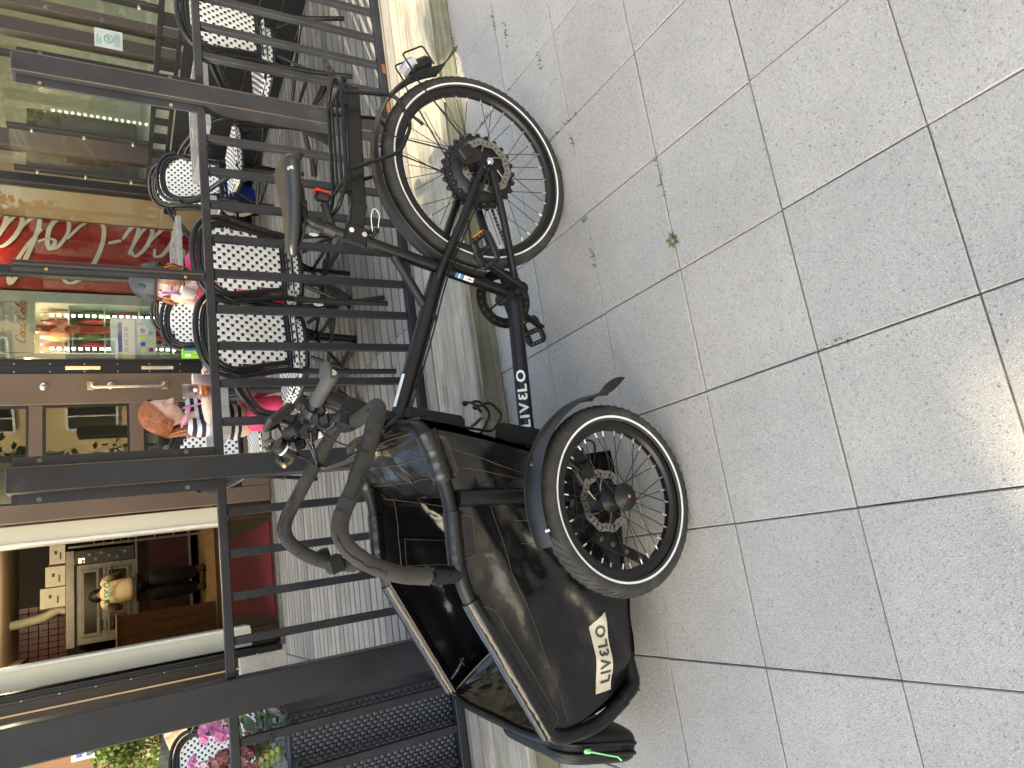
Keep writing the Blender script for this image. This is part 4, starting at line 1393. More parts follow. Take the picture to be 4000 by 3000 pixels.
def wheel(name, c, R, tr, rz, camber, nsp, hubR, rimw, hub_kind, parent=bk):
    """R outer tyre radius, tr tyre section radius; wheel axis along local y"""
    M = Matrix.Translation(c) @ Matrix.Rotation(rz, 4, 'Z') @ Matrix.Rotation(camber, 4, 'X') @ Matrix.Rotation(-pi / 2, 4, 'X')   # lathe z axis -> +y
    q = MB()
    Rt = R - tr
    r1 = Rt - tr * .82
    q.lathe([(r1 - .022, -rimw * .55), (r1 - .022, rimw * .55), (r1 - .014, rimw), (r1 + .004, rimw), (r1 + .004, -rimw), (r1 - .014, -rimw), (r1 - .022, -rimw * .55)], M, 72, False)
    rim = q.build(name, 'rim_black', parent)
    q = MB()
    pr_ = [(Rt + tr * cos(a) * (1.0), tr * sin(a) * 1.02) for a in [radians(x) for x in range(-145, 146, 20)]]
    q.lathe(list(reversed(pr_)), M, 84)
    # tread grooves as raised ribs
    nt2 = int(2 * pi * R / .026); kr = 1.0 if R < .3 else .55
    for k in range(nt2):
        for s in (-1, 1):
            a0 = 2 * pi * (k + (.5 if s > 0 else 0)) / nt2
            P = []
            for j in range(5):
                th = radians(s * (4 + j * 12.5))
                an = a0 + .034 * j / (R / .25)
                rr = Rt + (tr + .0006) * cos(th)
                P.append((M @ Vector((rr * cos(an), rr * sin(an), (tr + .0006) * sin(th) * 1.02))))
            q.tube(P, [.0012 * kr, .0016 * kr, .0016 * kr, .0014 * kr, .0006], 4, cap=False)
    q.build('tyre', 'tire_rubber', rim)
    q = MB()
    for s in (-1, 1):
        th = radians(108)
        rs_ = Rt + tr * cos(th)
        q.lathe([(rs_ + .0045, s * (tr * sin(th) * 1.02 + .0012 - .0006)), (rs_ - .0045, s * (tr * sin(th) * 1.02 + .0010 - .0022))], M, 84)
    q.build('reflective_stripe', 'reflective_stripe', rim)
    q, qn = MB(), MB()
    hw = .028
    for k in range(nsp):
        a = 2 * pi * (k + .25) / nsp
        s = 1 if k % 2 else -1
        off = (1 if (k // 2) % 2 else -1) * (.75 if hubR < .06 else .22)
        p0 = M @ Vector((hubR * cos(a + off), hubR * sin(a + off), s * hw))
        p1 = M @ Vector(((r1 - .022) * cos(a), (r1 - .022) * sin(a), s * .003))
        q.tube([p0, p1], .00115, 5, cap=False)
        d_ = (p0 - p1).normalized()
        qn.tube([p1, p1 + d_ * .014], .0022, 6)
    q.build('spokes', 'spoke_steel', rim)
    qn.build('spoke_nipples', 'nipple', rim)
    q = MB()
    va = M @ Vector(((r1 - .022) * cos(-2.2), (r1 - .022) * sin(-2.2), 0)); vb = M @ Vector(((r1 - .06) * cos(-2.2), (r1 - .06) * sin(-2.2), 0))
    q.tube([va, vb], .0045, 8)
    q.build('valve', 'black_plastic', rim)
    return rim, M

def disc(q, M, R, z):
    """wavy brake rotor with drilled holes (built as ring segments round the holes)"""
    n = 60
    vs, fs = [], []
    for k in range(n * 2):
        a = 2 * pi * k / (n * 2)
        wv = .0025 * sin(a * 10)
        for r in (R + wv, R * .90, R * .82, R * .74 + wv):
            vs.append(M @ Vector((r * cos(a), r * sin(a), z)))
    for k in range(n * 2):
        k2 = (k + 1) % (n * 2)
        hole = k % 4 == 0
        for j in range(3):
            if hole and j == 1:
                continue
            fs.append((k * 4 + j, k * 4 + j + 1, k2 * 4 + j + 1, k2 * 4 + j))
    q.add(vs, fs, False)
    for k in range(6):
        a = 2 * pi * k / 6
        P = [M @ Vector((r * cos(a + d_), r * sin(a + d_), z)) for r, d_ in ((R * .76, 0), (R * .5, .25), (R * .28, .55))]
        q.tube(P, .003, 4, flat=(1, 1))

# rear wheel with hub motor
RC = Vector((0, 0, .327))
rw_, M = wheel('rear_wheel', RC, .327, .0235, 0, 0, 36, .112, .013, 'motor')
q = MB()
q.lathe([(.0, .040), (.06, .043), (.095, .038), (.110, .026), (.116, .020), (.116, -.020), (.110, -.026), (.095, -.05), (.05, -.055), (0, -.055)], M, 40)
for k in range(24):
    a = 2 * pi * k / 24
    q.ball(M @ Vector((.116 * cos(a), .116 * sin(a), .020)), .009, seg=8, rings=5)
    q.ball(M @ Vector((.116 * cos(a), .116 * sin(a), -.020)), .009, seg=8, rings=5)
hm = q.build('hub_motor', 'black_plastic', rw_)
q = MB()
for k in range(8):
    a = 2 * pi * k / 8 + .2
    q.cyl(M @ Vector((.07 * cos(a), .07 * sin(a), .040)), M @ Vector((.07 * cos(a), .07 * sin(a), .0455)), .004, 8)
q.build('motor_bolts', 'bike_paint', rw_)
q = MB(); disc(q, M, .090, .052); q.build('brake_disc', 'disc_steel', rw_)
q = MB(); q.cyl((0, .05, .327), (0, .092, .327), .007, 12); q.cyl((0, .074, .327), (0, .084, .327), .013, 6); q.build('axle_nut', 'chrome', rw_)

# near and far front wheels
for nm_, t_s in (('front_wheel', 1), ('front_wheel', -1)):
    fw, M = wheel(nm_, (1.072, .410 * t_s, .2455), .2465, .0255, .082, -.075 * t_s, 32, .028, .014, 'hub')
    q = MB()
    s = t_s
    q.lathe([(0, .046 * s), (.012, .046 * s), (.015, .041 * s), (.020, .040 * s), (.022, .034 * s), (.034, .033 * s), (.036, .028 * s), (.034, .023 * s), (.018, .018 * s), (.018, -.020 * s), (.033, -.024 * s), (.033, -.032 * s), (.022, -.04 * s), (0, -.04 * s)], M, 24)
    q.build('hub', 'black_plastic', fw)
    q = MB(); q.lathe([(0, .0465 * s), (.0045, .0465 * s), (.0055, .044 * s)], M, 12); q.build('axle_bolt', 'orange_refl', fw)
    q = MB(); disc(q, M, .082, -.046 * s); q.build('brake_disc', 'disc_steel', fw)
    # fender
    c = Vector((1.072, .410 * s, .2455))
    q = MB()
    MR = Matrix.Translation(c) @ Matrix.Rotation(.082, 4, 'Z') @ Matrix.Rotation(-.075 * s, 4, 'X')
    def fp(a, w_, dr=0):
        r = .277 + dr - .25 * w_ * w_ / .03
        return MR @ Vector((r * cos(a), w_, r * sin(a)))
    a0_, a1_ = radians(70), radians(180)
    q.grid(lambda u, v: fp(a0_ + (a1_ - a0_) * u, (v - .5) * .066), 36, 6)
    q.grid(lambda u, v: fp(a0_ + (a1_ - a0_) * u, (.5 - v) * .066, -.0022), 36, 6)
    for sd in (-1, 1):
        q.tube([fp(a0_ + (a1_ - a0_) * u / 30, sd * .033) for u in range(31)], .0018, 5)
    fd_ = q.build('front_fender', 'fender_plastic', bk)
    q = MB()
    def fl_(u, v, o=0):
        a = a1_ - .06 + .26 * u
        r = .2775 + o + .05 * u * u - .25 * ((v - .5) * .066) ** 2 / .03
        return MR @ Vector((r * cos(a), (v - .5) * (.066 + .018 * u), r * sin(a)))
    q.grid(lambda u, v: fl_(u, v, .002), 8, 4); q.grid(lambda u, v: fl_(u, 1 - v, .0), 8, 4)
    q.build('mud_flap', 'black_plastic', fd_)
    q = MB(); q.cyl(fp(radians(78), .0345 * s, -.004), fp(radians(78), .028 * s, .0), .0042, 10); q.cyl(fp(radians(112), .0, .003), fp(radians(112), .0, -.004), .004, 10); q.build('fender_rivet', 'chrome', fd_)
    q = MB(); q.tube(crom([(1.0, .33 * s, .40), (.98, .36 * s, .44), (.955, .40 * s, .49)], 4), .006, 6); q.tube([MR @ Vector((.18 * cos(2.3), -.045 * s, .18 * sin(2.3))), fp(2.3, -.02 * s, -.003)], .005, 6); q.build('fender_stay', 'bike_paint', fd_)
    # wheel carrier
    q = MB()
    q.beam((1.06, .285 * s, .30), (1.072, .352 * s, .250), .05, .07, bev=.006)
    q.box((1.055, .338 * s, .30), (.11, .012, .06), bev=.003)
    q.box((.99, .325 * s, .30), (.12, .014, .05), bev=.003)
    q.build('wheel_carrier', 'bike_paint', bk)
    q = MB()
    q.box((1.0, .345 * s, .30), (.05, .036, .055), Matrix.Rotation(.5, 3, 'Y'), bev=.006); q.cyl((1.0, .365 * s, .31), (1.0, .372 * s, .31), .014, 14)
    cal = q.build('brake_caliper', 'black_plastic', bk)
    q = MB(); q.tube(crom([(1.0, .36 * s, .33), (.96, .37 * s, .36), (.915, .36 * s, .32), (.92, .33 * s, .24), (.97, .28 * s, .21)], 6), .003, 6); q.build('brake_hose', 'black_plastic', cal)
    q = MB(); q.tube([(.955, .33 * s, .275), (.93, .15 * s, .262), (.92, .05 * s, .26)], .009, 8); q.build('tie_rod', 'bike_paint', bk)

# frame
q = MB()
q.tube([(.795, 0, .668), (.36, 0, .506)], [.0245, .0235], 16)
q.tube([(.405, 0, .245), (.272, 0, .728)], .0188, 14)
q.tube([(.395, 0, .243), (.87, 0, .245)], .0242, 16)
q.tube([(.309, 0, .640), (.465, 0, .552)], .0135, 12)
q.tube([(.728, 0, .868), (.818, 0, .638)], .0262, 16)
q.tube([(.405, -.045, .25), (.405, .045, .25)], .026, 16)
for s in (-1, 1):
    q.tube(crom([(.375, .012 * s, .512), (.33, .026 * s, .495), (.18, .058 * s, .425), (.02, .068 * s, .352)], 5), .0122, 12)
    q.tube(crom([(.40, .018 * s, .247), (.33, .036 * s, .256), (.16, .062 * s, .29), (.03, .068 * s, .316)], 5), .0122, 12)
    q.prism([(.04, .36), (.055, .33), (.045, .30), (.0, .295), (-.025, .315), (-.02, .35), (-.005, .372)], (0, .062 * s if s > 0 else -.062 - .007, 0), (1, 0, 0), (0, 0, 1), -.007)
fr = q.build('frame', 'bike_paint', bk)
q = MB()
q.prism([(.0, .36), (.02, .40), (-.02, .43), (-.045, .40), (-.03, .345)], (0, .072, 0), (1, 0, 0), (0, 0, 1), -.006)
q.box((-.02, .07, .405), (.045, .03, .05), Matrix.Rotation(.6, 3, 'Y'), bev=.005)
q.build('rear_caliper', 'black_plastic', bk)
q = MB()
for rad_, z0 in ((.0195, .70), (.0215, .715)):
    q.tube([(.280 - .277 * (z0 - .70), 0, z0), (.280 - .277 * (z0 - .688), 0, z0 + .012)], rad_, 14)
q.box((.262, -.03, .712), (.012, .03, .02), bev=.003); q.tube([(.27, .0, .712), (.25, .045, .705)], .006, 8)
q.build('seat_clamp', 'black_plastic', fr)
q = MB(); livelo(q, lambda x, y: Vector((.838 - x * 1.22, 0, .245)) + Vector((0, cos((y - .0155) / .0242 + .62), sin((y - .0155) / .0242 + .62))) * .0252, .031, .03, .16); q.build('lettering', 'white_paint', fr)
q = MB()
dm = (Vector((.36, 0, .506)) - Vector((.795, 0, .668))).normalized()
up_ = Vector((0, 1, 0)).cross(dm).normalized()
if up_.z < 0: up_ = -up_
def on_main(a, th, r=.0252):
    return Vector((.795, 0, .668)) + dm * a + (Vector((0, 1, 0)) * cos(th) + up_ * sin(th)) * r
q.grid(lambda u, v: on_main(.03 + .10 * u, .95 + v * .55), 4, 4); q.build('white_label', 'white_paint', fr)
ds_ = (Vector((.272, 0, .728)) - Vector((.405, 0, .245))).normalized()
us_ = Vector((0, 1, 0)).cross(ds_).normalized()
def on_seat(a, th, r=.0194):
    return Vector((.405, 0, .245)) + ds_ * a + (Vector((0, 1, 0)) * cos(th) + us_ * sin(th)) * r
sg = -1 if us_.x < 0 else 1
for k, (a0, a1, m_) in enumerate(((.185, .212, 'sticker_blue'), (.196, .201, 'sticker_yellow'), (.150, .183, 'white_paint'))):
    q = MB(); q.grid(lambda u, v: on_seat(a0 + (a1 - a0) * u, sg * (.15 + v * .75), .0194 + .0003 * (m_ == 'sticker_yellow')), 2, 4); q.build('flag_sticker', m_, fr)
q = MB(); add_text(q, 'N61', (0, 0, 0), (1, 0, 0), (0, 1, 0), height=.010, bold=.03, fn=lambda x, y: on_seat(.153 + x, sg * (.3 + y / .0194), .0199)); q.build('lettering', 'print_dark', fr)

# crank, pedals, chain
def crank(parent, tip, s):
    q = MB()
    a, b_ = Vector((.405, .062 * s, .25)), Vector(tip)
    q.tube([a, a * .5 + b_ * .5, b_], [.021, .017, .0145], 12, flat=(1, .55), up=(0, 1, 0))
    q.cyl((.405, .045 * s, .25), (.405, .074 * s, .25), .020, 16)
    c_ = q.build('crank_arm', 'bike_paint', parent)
    q = MB(); q.cyl((.405, .074 * s, .25), (.405, .0765 * s, .25), .012, 12); q.build('crank_bolt', 'black_plastic', c_)
    pc_ = Vector(tip) + Vector((0, .058 * s, 0))
    R = Matrix.Rotation(.35, 3, 'Y')
    q = MB()
    for y_ in (-.045, .045):
        q.tube(crom([pc_ + R @ Vector(v) for v in ((-.042, y_ * .8, .0), (-.03, y_, 0), (.03, y_, 0), (.042, y_ * .8, 0))], 3), .0085, 8, flat=(1.5, .8))
    for x in (-.042, 0, .042):
        q.tube([pc_ + R @ Vector((x, -.040, 0)), pc_ + R @ Vector((x, .040, 0))], .010 if x == 0 else .0085, 8)
    pd = q.build('pedal', 'black_plastic', parent)
    q = MB()
    for x in (-.042, 0.0, .042):
        for y_ in (-.036, -.012, .012, .036):
            for z in (-1, 1):
                if x == 0 and abs(y_) < .02: continue
                q.cyl(pc_ + R @ Vector((x, y_, .006 * z)), pc_ + R @ Vector((x, y_, .0115 * z)), .0022, 6)
    q.build('grip_pin', 'chrome', pd)
    q = MB()
    q.box(pc_ + R @ Vector((-.051, 0, .0)), (.006, .05, .014), R, bev=.001)
    q.build('pedal_reflector', 'orange_refl', pd)
crank(bk, (.322, .088, .412), 1)
crank(bk, (.488, -.088, .088), -1)
q = MB()
MC = Matrix.Translation((.405, -.052, .25)) @ Matrix.Rotation(-pi / 2, 4, 'X')
q.lathe([(.100, -.002), (.100, .002), (.066, .002), (.066, -.002), (.100, -.002)], MC, 48, False)
for k in range(5):
    a = 2 * pi * k / 5 + .3
    q.tube([MC @ Vector((.012 * cos(a), .012 * sin(a), 0)), MC @ Vector((.08 * cos(a), .08 * sin(a), 0))], .012, 8, flat=(1, .3), up=(0, 1, 0))
cr_ = q.build('chainring', 'bike_paint', bk)
q = MB()
pts = []
for k in range(24):
    a = -pi / 2 - .05 + (pi + .1) * k / 23
    pts.append(Vector((.405 + .086 * cos(a), -.052, .25 + .086 * sin(a))))
for k in range(12):
    a = pi / 2 + (pi) * k / 11
    pts.append(Vector((.038 * cos(a), -.052, .327 + .038 * sin(a))))
L_ = []
for i in range(len(pts)):
    a, b_ = pts[i], pts[(i + 1) % len(pts)]
    n_ = max(1, int((b_ - a).length / .0127))
    for k in range(n_):
        L_.append(a.lerp(b_, k / n_))
for i in range(len(L_)):
    a, b_ = L_[i], L_[(i + 1) % len(L_)]
    if (b_ - a).length > 1e-4:
        q.beam(a, a.lerp(b_, .8), .0075 if i % 2 else .004, .0085, bev=0)
chn = q.build('chain', 'chain', bk); 
# rear fender, lamp
q = MB()
def rf_(a, w_, dr=0):
    r = .360 + dr - .25 * w_ * w_ / .03
    return Vector((r * cos(a), w_, .327 + r * sin(a)))
a0_, a1_ = radians(4), radians(163)
q.grid(lambda u, v: rf_(a0_ + (a1_ - a0_) * u, (v - .5) * .066), 50, 6)
q.grid(lambda u, v: rf_(a0_ + (a1_ - a0_) * u, (.5 - v) * .066, -.0022), 50, 6)
for sd in (-1, 1):
    q.tube([rf_(a0_ + (a1_ - a0_) * u / 40, sd * .033) for u in range(41)], .0018, 5)
rfd = q.build('rear_fender', 'fender_plastic', bk)
q = MB()
def fl2(u, v, o=0):
    a = a1_ - .05 + .22 * u
    r = .361 + o + .06 * u * u - .25 * ((v - .5) * .066) ** 2 / .03
    return Vector((r * cos(a), (v - .5) * (.066 + .02 * u), .327 + r * sin(a)))
q.grid(lambda u, v: fl2(u, v, .002), 8, 4); q.grid(lambda u, v: fl2(u, 1 - v, 0), 8, 4); q.build('mud_flap', 'black_plastic', rfd)
for s in (-1, 1):
    q = MB(); q.tube([(-.005, .075 * s, .36), rf_(radians(142), .034 * s, 0)], .0028, 6); q.tube([(-.01, .073 * s, .365), rf_(radians(100), .034 * s, 0)], .0026, 6); q.build('fender_stay', 'bike_paint', rfd)
MLp = Matrix.Translation((-.328, 0, .508)) @ Matrix.Rotation(radians(32), 4, 'Y')
q = MB(MLp); q.prism([(-.012, -.042), (.018, -.042), (.018, .042), (-.012, .042), (-.028, .02), (-.028, -.02)], (0, -.03, 0), (1, 0, 0), (0, 0, 1), -.0); q.box((0, 0, 0), (.04, .062, .085), bev=.01); tl_ = q.build('rear_lamp', 'black_plastic', rfd)
q = MB(MLp); q.box((-.012, 0, .028), (.042, .066, .045), bev=.012); q.build('lamp_lens', 'lamp_lens', rfd)
q = MB(MLp)
for s in (-1, 1):
    q.tube(fillet([(.02, .034 * s, .05), (-.045, .034 * s, .05), (-.045, .034 * s, -.035), (.02, .034 * s, -.035)], .012), .003, 6)
q.build('lamp_guard', 'bike_paint', rfd)

# seat post, saddle, light
q = MB(); q.tube([(.275, 0, .718), (.232, 0, .872)], .0145, 14); q.tube(crom([(.234, 0, .866), (.222, 0, .892), (.205, 0, .906), (.185, 0, .910)], 3), .0145, 12); q.build('seat_post', 'bike_paint', bk)
q = MB()
def sad(u, v):
    s_ = .055 + .278 * u
    hw = .078 * (1 - u) ** .9 * (1 - .22 * u) + .020
    if u > .90: hw *= 1 - ((u - .90) / .10) ** 2 * .45
    if u < .10: hw *= .62 + 3.8 * u
    ph = pi * (v * 1.5 - .25)
    zt = .953 + .016 * (1 - u) ** 2 - .006 * sin(pi * u) - (.010 * max(0, (u - .90) / .10) ** 2) - .020 * max(0, (.10 - u) / .10) ** 2
    th = .030 + .026 * (1 - u) - (.010 * max(0, (u - .85) / .15) ** 2)
    x = hw * cos(ph)
    sgn = 1 if cos(ph) >= 0 else -1
    x = hw * sgn * abs(cos(ph)) ** .7
    z = zt - th * .5 + th * .5 * (abs(sin(ph)) ** .8 * (1 if sin(ph) >= 0 else -1))
    return Vector((s_, x, z))
q.grid(lambda u, v: sad(u, 1 - v), 36, 26)
q.add([sad(0, k / 26) for k in range(27)], [tuple(range(27))]); q.add([sad(1, k / 26) for k in range(27)], [tuple(reversed(range(27)))])
mat('saddle_vinyl', (.016, .016, .017), .38, 0, .15, 20, .12, 260, .0006, rvar=.06)
sdl = q.build('saddle', 'saddle_vinyl', bk)
q = MB()
for s in (-1, 1):
    q.tube(crom([(.30, .008 * s, .915), (.25, .022 * s, .902), (.15, .022 * s, .902), (.10, .03 * s, .922)], 4), .0042, 8)
q.box((.195, 0, .902), (.05, .05, .022), bev=.006); q.cyl((.195, -.03, .90), (.195, .03, .90), .007, 8)
q.build('saddle_rails', 'black_plastic', sdl)
q = MB(); livelo(q, lambda x, y: sad(.055 + x / .278 * 0 + (.085 - y) / .278 * .55, .30 - (x) * 2.6) + Vector((-.001, 0, .0012)), .014, .03); q.build('lettering', 'white_paint', sdl)
q = MB(); q.box((.150, 0, .842), (.026, .036, .044), Matrix.Rotation(-.2, 3, 'Y'), bev=.008); lt = q.build('rear_light', 'black_plastic', bk)
q = MB(); q.box((.137, 0, .846), (.008, .034, .042), Matrix.Rotation(-.2, 3, 'Y'), bev=.004); q.build('red_lens', 'red_lens', lt)
q = MB(); q.tube([(.17, 0, .838), (.235, 0, .822)], .013, 10); q.tube([(.252, 0, .812), (.240, 0, .842)], .0185, 14); q.build('light_bracket', 'black_plastic', lt)

# rack
rk = MB(); rk.box((.262, 0, .756), (.062, .044, .07), Matrix.Rotation(-.27, 3, 'Y'), bev=.005)
rack = rk.build('rear_rack', 'bike_paint', bk)
q = MB()
q.beam((.250, 0, .756), (.158, 0, .738), .032, .046, bev=.004); q.beam((.164, 0, .742), (-.212, 0, .734), .032, .044, bev=.004)
q.build('rack_beam', 'bike_paint', rack)
q = MB()
q.tube(fillet([(.20, .066, .815), (.12, .066, .79), (-.19, .066, .786), (-.235, .0, .786), (-.19, -.066, .786), (.12, -.066, .79), (.20, -.066, .815)], .03, closed=True), .006, 8, closed=True)
for s_ in (.11, -.16):
    q.tube([(s_, -.066, .789), (s_, .066, .789)], .0055, 8); q.box((s_, 0, .772), (.03, .03, .034))
for t_ in (-.022, .022):
    q.tube([(.11, t_, .789), (-.16, t_, .789)], .0045, 6)
q.build('rack_deck', 'bike_paint', rack)
for s in (-1, 1):
    q = MB(); q.tube(fillet([(-.150, .066 * s, .782), (-.170, .07 * s, .622), (-.085, .07 * s, .578), (.012, .07 * s, .622), (.088, .066 * s, .782)], .03), .006, 8); q.build('pannier_rail', 'bike_paint', rack)
q = MB()
for z in (.735, .772):
    q.cyl((.255 + (z - .756) * -.27, .02, z), (.255 + (z - .756) * -.27, .0265, z), .0075, 12)
q.build('clamp_bolt', 'chrome', rack)
q = MB(); q.box((-.225, 0, .765), (.012, .04, .03), bev=.003); q.tube(fillet([(-.225, .012, .78), (-.262, .012, .80), (-.262, -.012, .80), (-.225, -.012, .78)], .008), .004, 6); q.build('tail_bracket', 'black_plastic', rack)
q = MB(); q.tube(crom([(.25, .03, .712), (.215, .05, .72), (.19, .05, .71), (.205, .048, .695), (.245, .045, .70)], 6), .0012, 5); q.build('white_cord', 'white_paint', bk)

# box: tubular rims
def zr(s):
    K = [(.845, .718), (.90, .695), (1.03, .658), (1.215, .655), (1.26, .638), (1.64, .442), (1.70, .41)]
    for (a, za), (b_, zb) in zip(K, K[1:]):
        if s <= b_:
            return za + (zb - za) * max(0, s - a) / (b_ - a)
    return K[-1][1]
BW = .285
q = MB()
rim_pts = [(1.60, BW, .205), (1.645, BW, .30), (1.645, BW, zr(1.64)), (1.26, BW, zr(1.255)), (1.18, BW, .657), (1.03, BW, .66), (.92, BW, .69), (.848, BW, .722), (.838, BW - .07, .722), (.838, 0, .715)]
full_ = rim_pts + [(s, -t, z) for s, t, z in reversed(rim_pts[:-1])]
q.tube(fillet(full_, .045, 4), .0185, 12)
q.tube(fillet([(1.645, BW, .44), (1.652, BW * .6, .452), (1.652, -BW * .6, .452), (1.645, -BW, .44)], .05, 4), .012, 8)
bf = q.build('box_frame', 'bike_paint', bk)
q = MB()
q.tube(fillet([(1.60, BW, .215), (1.575, BW, .165), (1.50, BW - .04, .15), (1.1, .20, .15)], .05, 5), .0185, 12); q.tube(fillet([(1.60, -BW, .215), (1.575, -BW, .165), (1.50, -BW + .04, .15), (1.1, -.20, .15)], .05, 5), .0185, 12)
q.tube(fillet([(1.575, BW - .01, .170), (1.635, BW * .6, .18), (1.635, -BW * .6, .18), (1.575, -BW + .01, .170)], .06, 5), .0185, 12)
q.build('bumper', 'bike_paint', bk)
for s in (-1, 1):
    q = MB(); q.tube([(1.03, (BW + .012) * s, .645), (1.052, (BW + .018) * s, .27)], .0205, 14); q.build('box_strut', 'bike_paint', bk)
q = MB(); q.tube([(.818, 0, .64), (.905, 0, .262)], .021, 14); q.tube([(1.055, -.30, .26), (1.055, .30, .26)], .022, 12); q.tube([(.89, 0, .255), (1.055, 0, .25)], .022, 12); q.build('front_subframe', 'bike_paint', bk)

# fabric box
def wr(s, z, k, amp):
    return amp * (fbm((s * 4.5, z * 7, k), 3) + .45 * fbm((s * 11 + z * 5, z * 9, k + 7), 3))
def side(sgn, inner):
    def fn(u, v):
        zt = zr(.85 + (1.645 - .85) * u) - .012
        s_top = .852 + (1.640 - .852) * u
        s_bot = 1.03 + (1.56 - 1.03) * u
        zb = .118 + .022 * u + .03 * max(0, (u - .9) / .1) ** 2
        z = zt + (zb - zt) * v
        s = s_top + (s_bot - s_top) * v ** 1.15
        env = (sin(pi * v) ** .5) * (sin(pi * min(1, max(0, u))) ** .4)
        bulge = .016 * sin(pi * v)
        # broad folds hanging from the rim and a slack swag by the front corner
        fold = .007 * sin(16 * (s - .7 * z) + 2 * fbm((s * 3, z * 3, 1), 2)) * env * (1 - v * .5) + .012 * math.exp(-((z - .62 + .45 * (s - 1.02)) / .030) ** 2) * env + .012 * math.exp(-((z - .50 + .75 * (s - 1.05)) / .035) ** 2) * env + .022 * math.exp(-((s - 1.50) / .05) ** 2 - ((z - .22 - .35 * (1.5 - s)) / .05) ** 2)
        t = BW - .004 + bulge + fold + wr(s, z, 3 + sgn, .011) * env - .022 * v
        if inner:
            t -= .006 + ((.020 * (1 - abs(sin(15 * (z + .55 * s) + 1.8 * fbm((s * 5, z * 5, 4), 2)))) + .006 * fbm((s * 22, z * 9, 2), 3)) * env * max(.15, 1 - abs(s - 1.08) / .30) if sgn < 0 else 0)
        return Vector((s, t * sgn, z))
    return fn
def face(q, fn, nu, nv, flip=False):
    q.grid((lambda u, v: fn(1 - u, v)) if flip else fn, nu, nv)
for s in (1, -1):
    q = MB()
    face(q, side(s, False), 96, 44, s < 0); q.m = 1; face(q, side(s, True), 96, 44, s > 0)
    q.build('side_panel', ['tarp', 'tarp_shiny'], bk)
q = MB()
q.grid(lambda u, v: Vector((.94 + .66 * u, (v - .5) * 2 * (BW - .02), .135 + .012 * fbm((u * 4, v * 4, 1)))), 30, 14)
q.build('box_floor', 'tarp_shiny', bk)
q = MB()
def rearp(u, v):
    # over the rear rim, a padded slope forward, then down to the floor
    prof = [(.815, .690), (.822, .735), (.850, .748), (.90, .735), (.965, .690), (1.015, .62), (1.03, .45), (1.045, .30), (1.05, .14)]
    k = v * (len(prof) - 1)
    i = min(int(k), len(prof) - 2)
    f_ = k - i
    a = Vector((prof[i][0], 0, prof[i][1])).lerp(Vector((prof[i + 1][0], 0, prof[i + 1][1])), f_)
    t = (u - .5) * 2 * (BW - .012)
    e = abs(u - .5) * 2
    a.z -= .02 * e ** 4 - .006 * fbm((t * 8, v * 7, 2))
    a.x += .006 * fbm((t * 6, v * 6, 5))
    a.y = t
    return a
q.grid(lambda u, v: rearp(1 - u, v), 30, 48); q.m = 1; 
q.build('rear_panel', ['tarp', 'tarp_shiny'], bk)
q = MB()
for v0 in (.28, .42, .52):
    q.tube([rearp(u / 30, v0) + Vector((.001, 0, .0014)) for u in range(31)], .0009, 5)
q.build('seam', 'thread', bk)
q = MB()
for k in range(3):
    q.box((.955 + .006 * k, .10 + .018 * k, .712 - .004 * k), (.034, .006, .004), Matrix.Rotation(.6, 3, 'Y'), bev=.001)
q.build('zip_puller', 'black_gloss', bk)
q = MB(); q.prism([(.88, .68), (1.0, .62), (1.04, .30), (1.05, .13), (1.02, .13), (.95, .45)], (0, BW - .016, 0), (1, 0, 0), (0, 0, 1), .004); q.prism([(.88, .68), (1.0, .62), (1.04, .30), (1.05, .13), (1.02, .13), (.95, .45)], (0, -BW + .012, 0), (1, 0, 0), (0, 0, 1), .004)
q.build('rear_gusset', 'tarp', bk)
# outside back of the box
q = MB(); q.grid(lambda u, v: Vector((.830 + .195 * v ** 1.15 + .006 * fbm((u * 6, v * 5, 8)), (.5 - u) * 2 * (BW - .015), .70 - .575 * v)), 24, 24); q.build('back_panel', 'tarp', bk)
# front panel: leans out from a folded crease up to the front rim
q = MB()
def frontp(u, v):
    t = (u - .5) * 2 * (BW - .01)
    top = Vector((1.668 - .03 * abs(u - .5) * 2, t, .452 - .012 * sin(pi * u)))
    c0 = Vector((1.30 + .33 * (1 - u) ** 1.3, t, .30 + .135 * (1 - u)))
    p = c0.lerp(top, v)
    p.z += -.035 * sin(pi * v) * (u * .8 + .2) + .007 * fbm((u * 5, v * 6, 4)) * sin(pi * v)
    return p
q.grid(lambda u, v: frontp(1 - u, v), 40, 26)
q.grid(lambda u, v: frontp(u, v) - Vector((0, 0, .005)), 40, 26)
fpn = q.build('front_flap', 'tarp_shiny', bk)
q = MB()
q.tube([frontp(u / 40, .965) + Vector((0, 0, .003)) for u in range(41)], .0022, 5); q.tube([frontp(u / 40, .01) + Vector((0, 0, .003)) for u in range(41)], .003, 5); q.build('piping', 'thread', fpn)
q = MB(); 
def tagp(x, y):
    return frontp(.70 + x / (2 * BW), .62 + y / .33) + Vector((0, 0, .003))
q.grid(lambda u, v: tagp(-.01 + .10 * u, -.012 + .05 * v) , 4, 3); q.build('fabric_tag', 'black_plastic', fpn)
q = MB(); livelo(q, lambda x, y: tagp(x, y) + Vector((0, 0, .0012)), .026, .02); q.build('lettering', 'white_paint', fpn)
q = MB(); q.grid(lambda u, v: Vector((1.655 - .07 * v, (.5 - u) * 2 * (BW - .015), .445 - .30 * v + .01 * fbm((u * 5, v * 4, 2)))), 30, 16); q.build('front_panel', 'tarp', bk)
q = MB(); q.tube(fillet([(1.585, -.245, .462), (1.56, -.225, .45), (1.525, -.215, .43)], .01), .005, 6); q.box((1.535, -.215, .437), (.03, .012, .006), Matrix.Rotation(.5, 3, 'Y'), bev=.002); q.build('zip_puller', 'black_gloss', fpn)
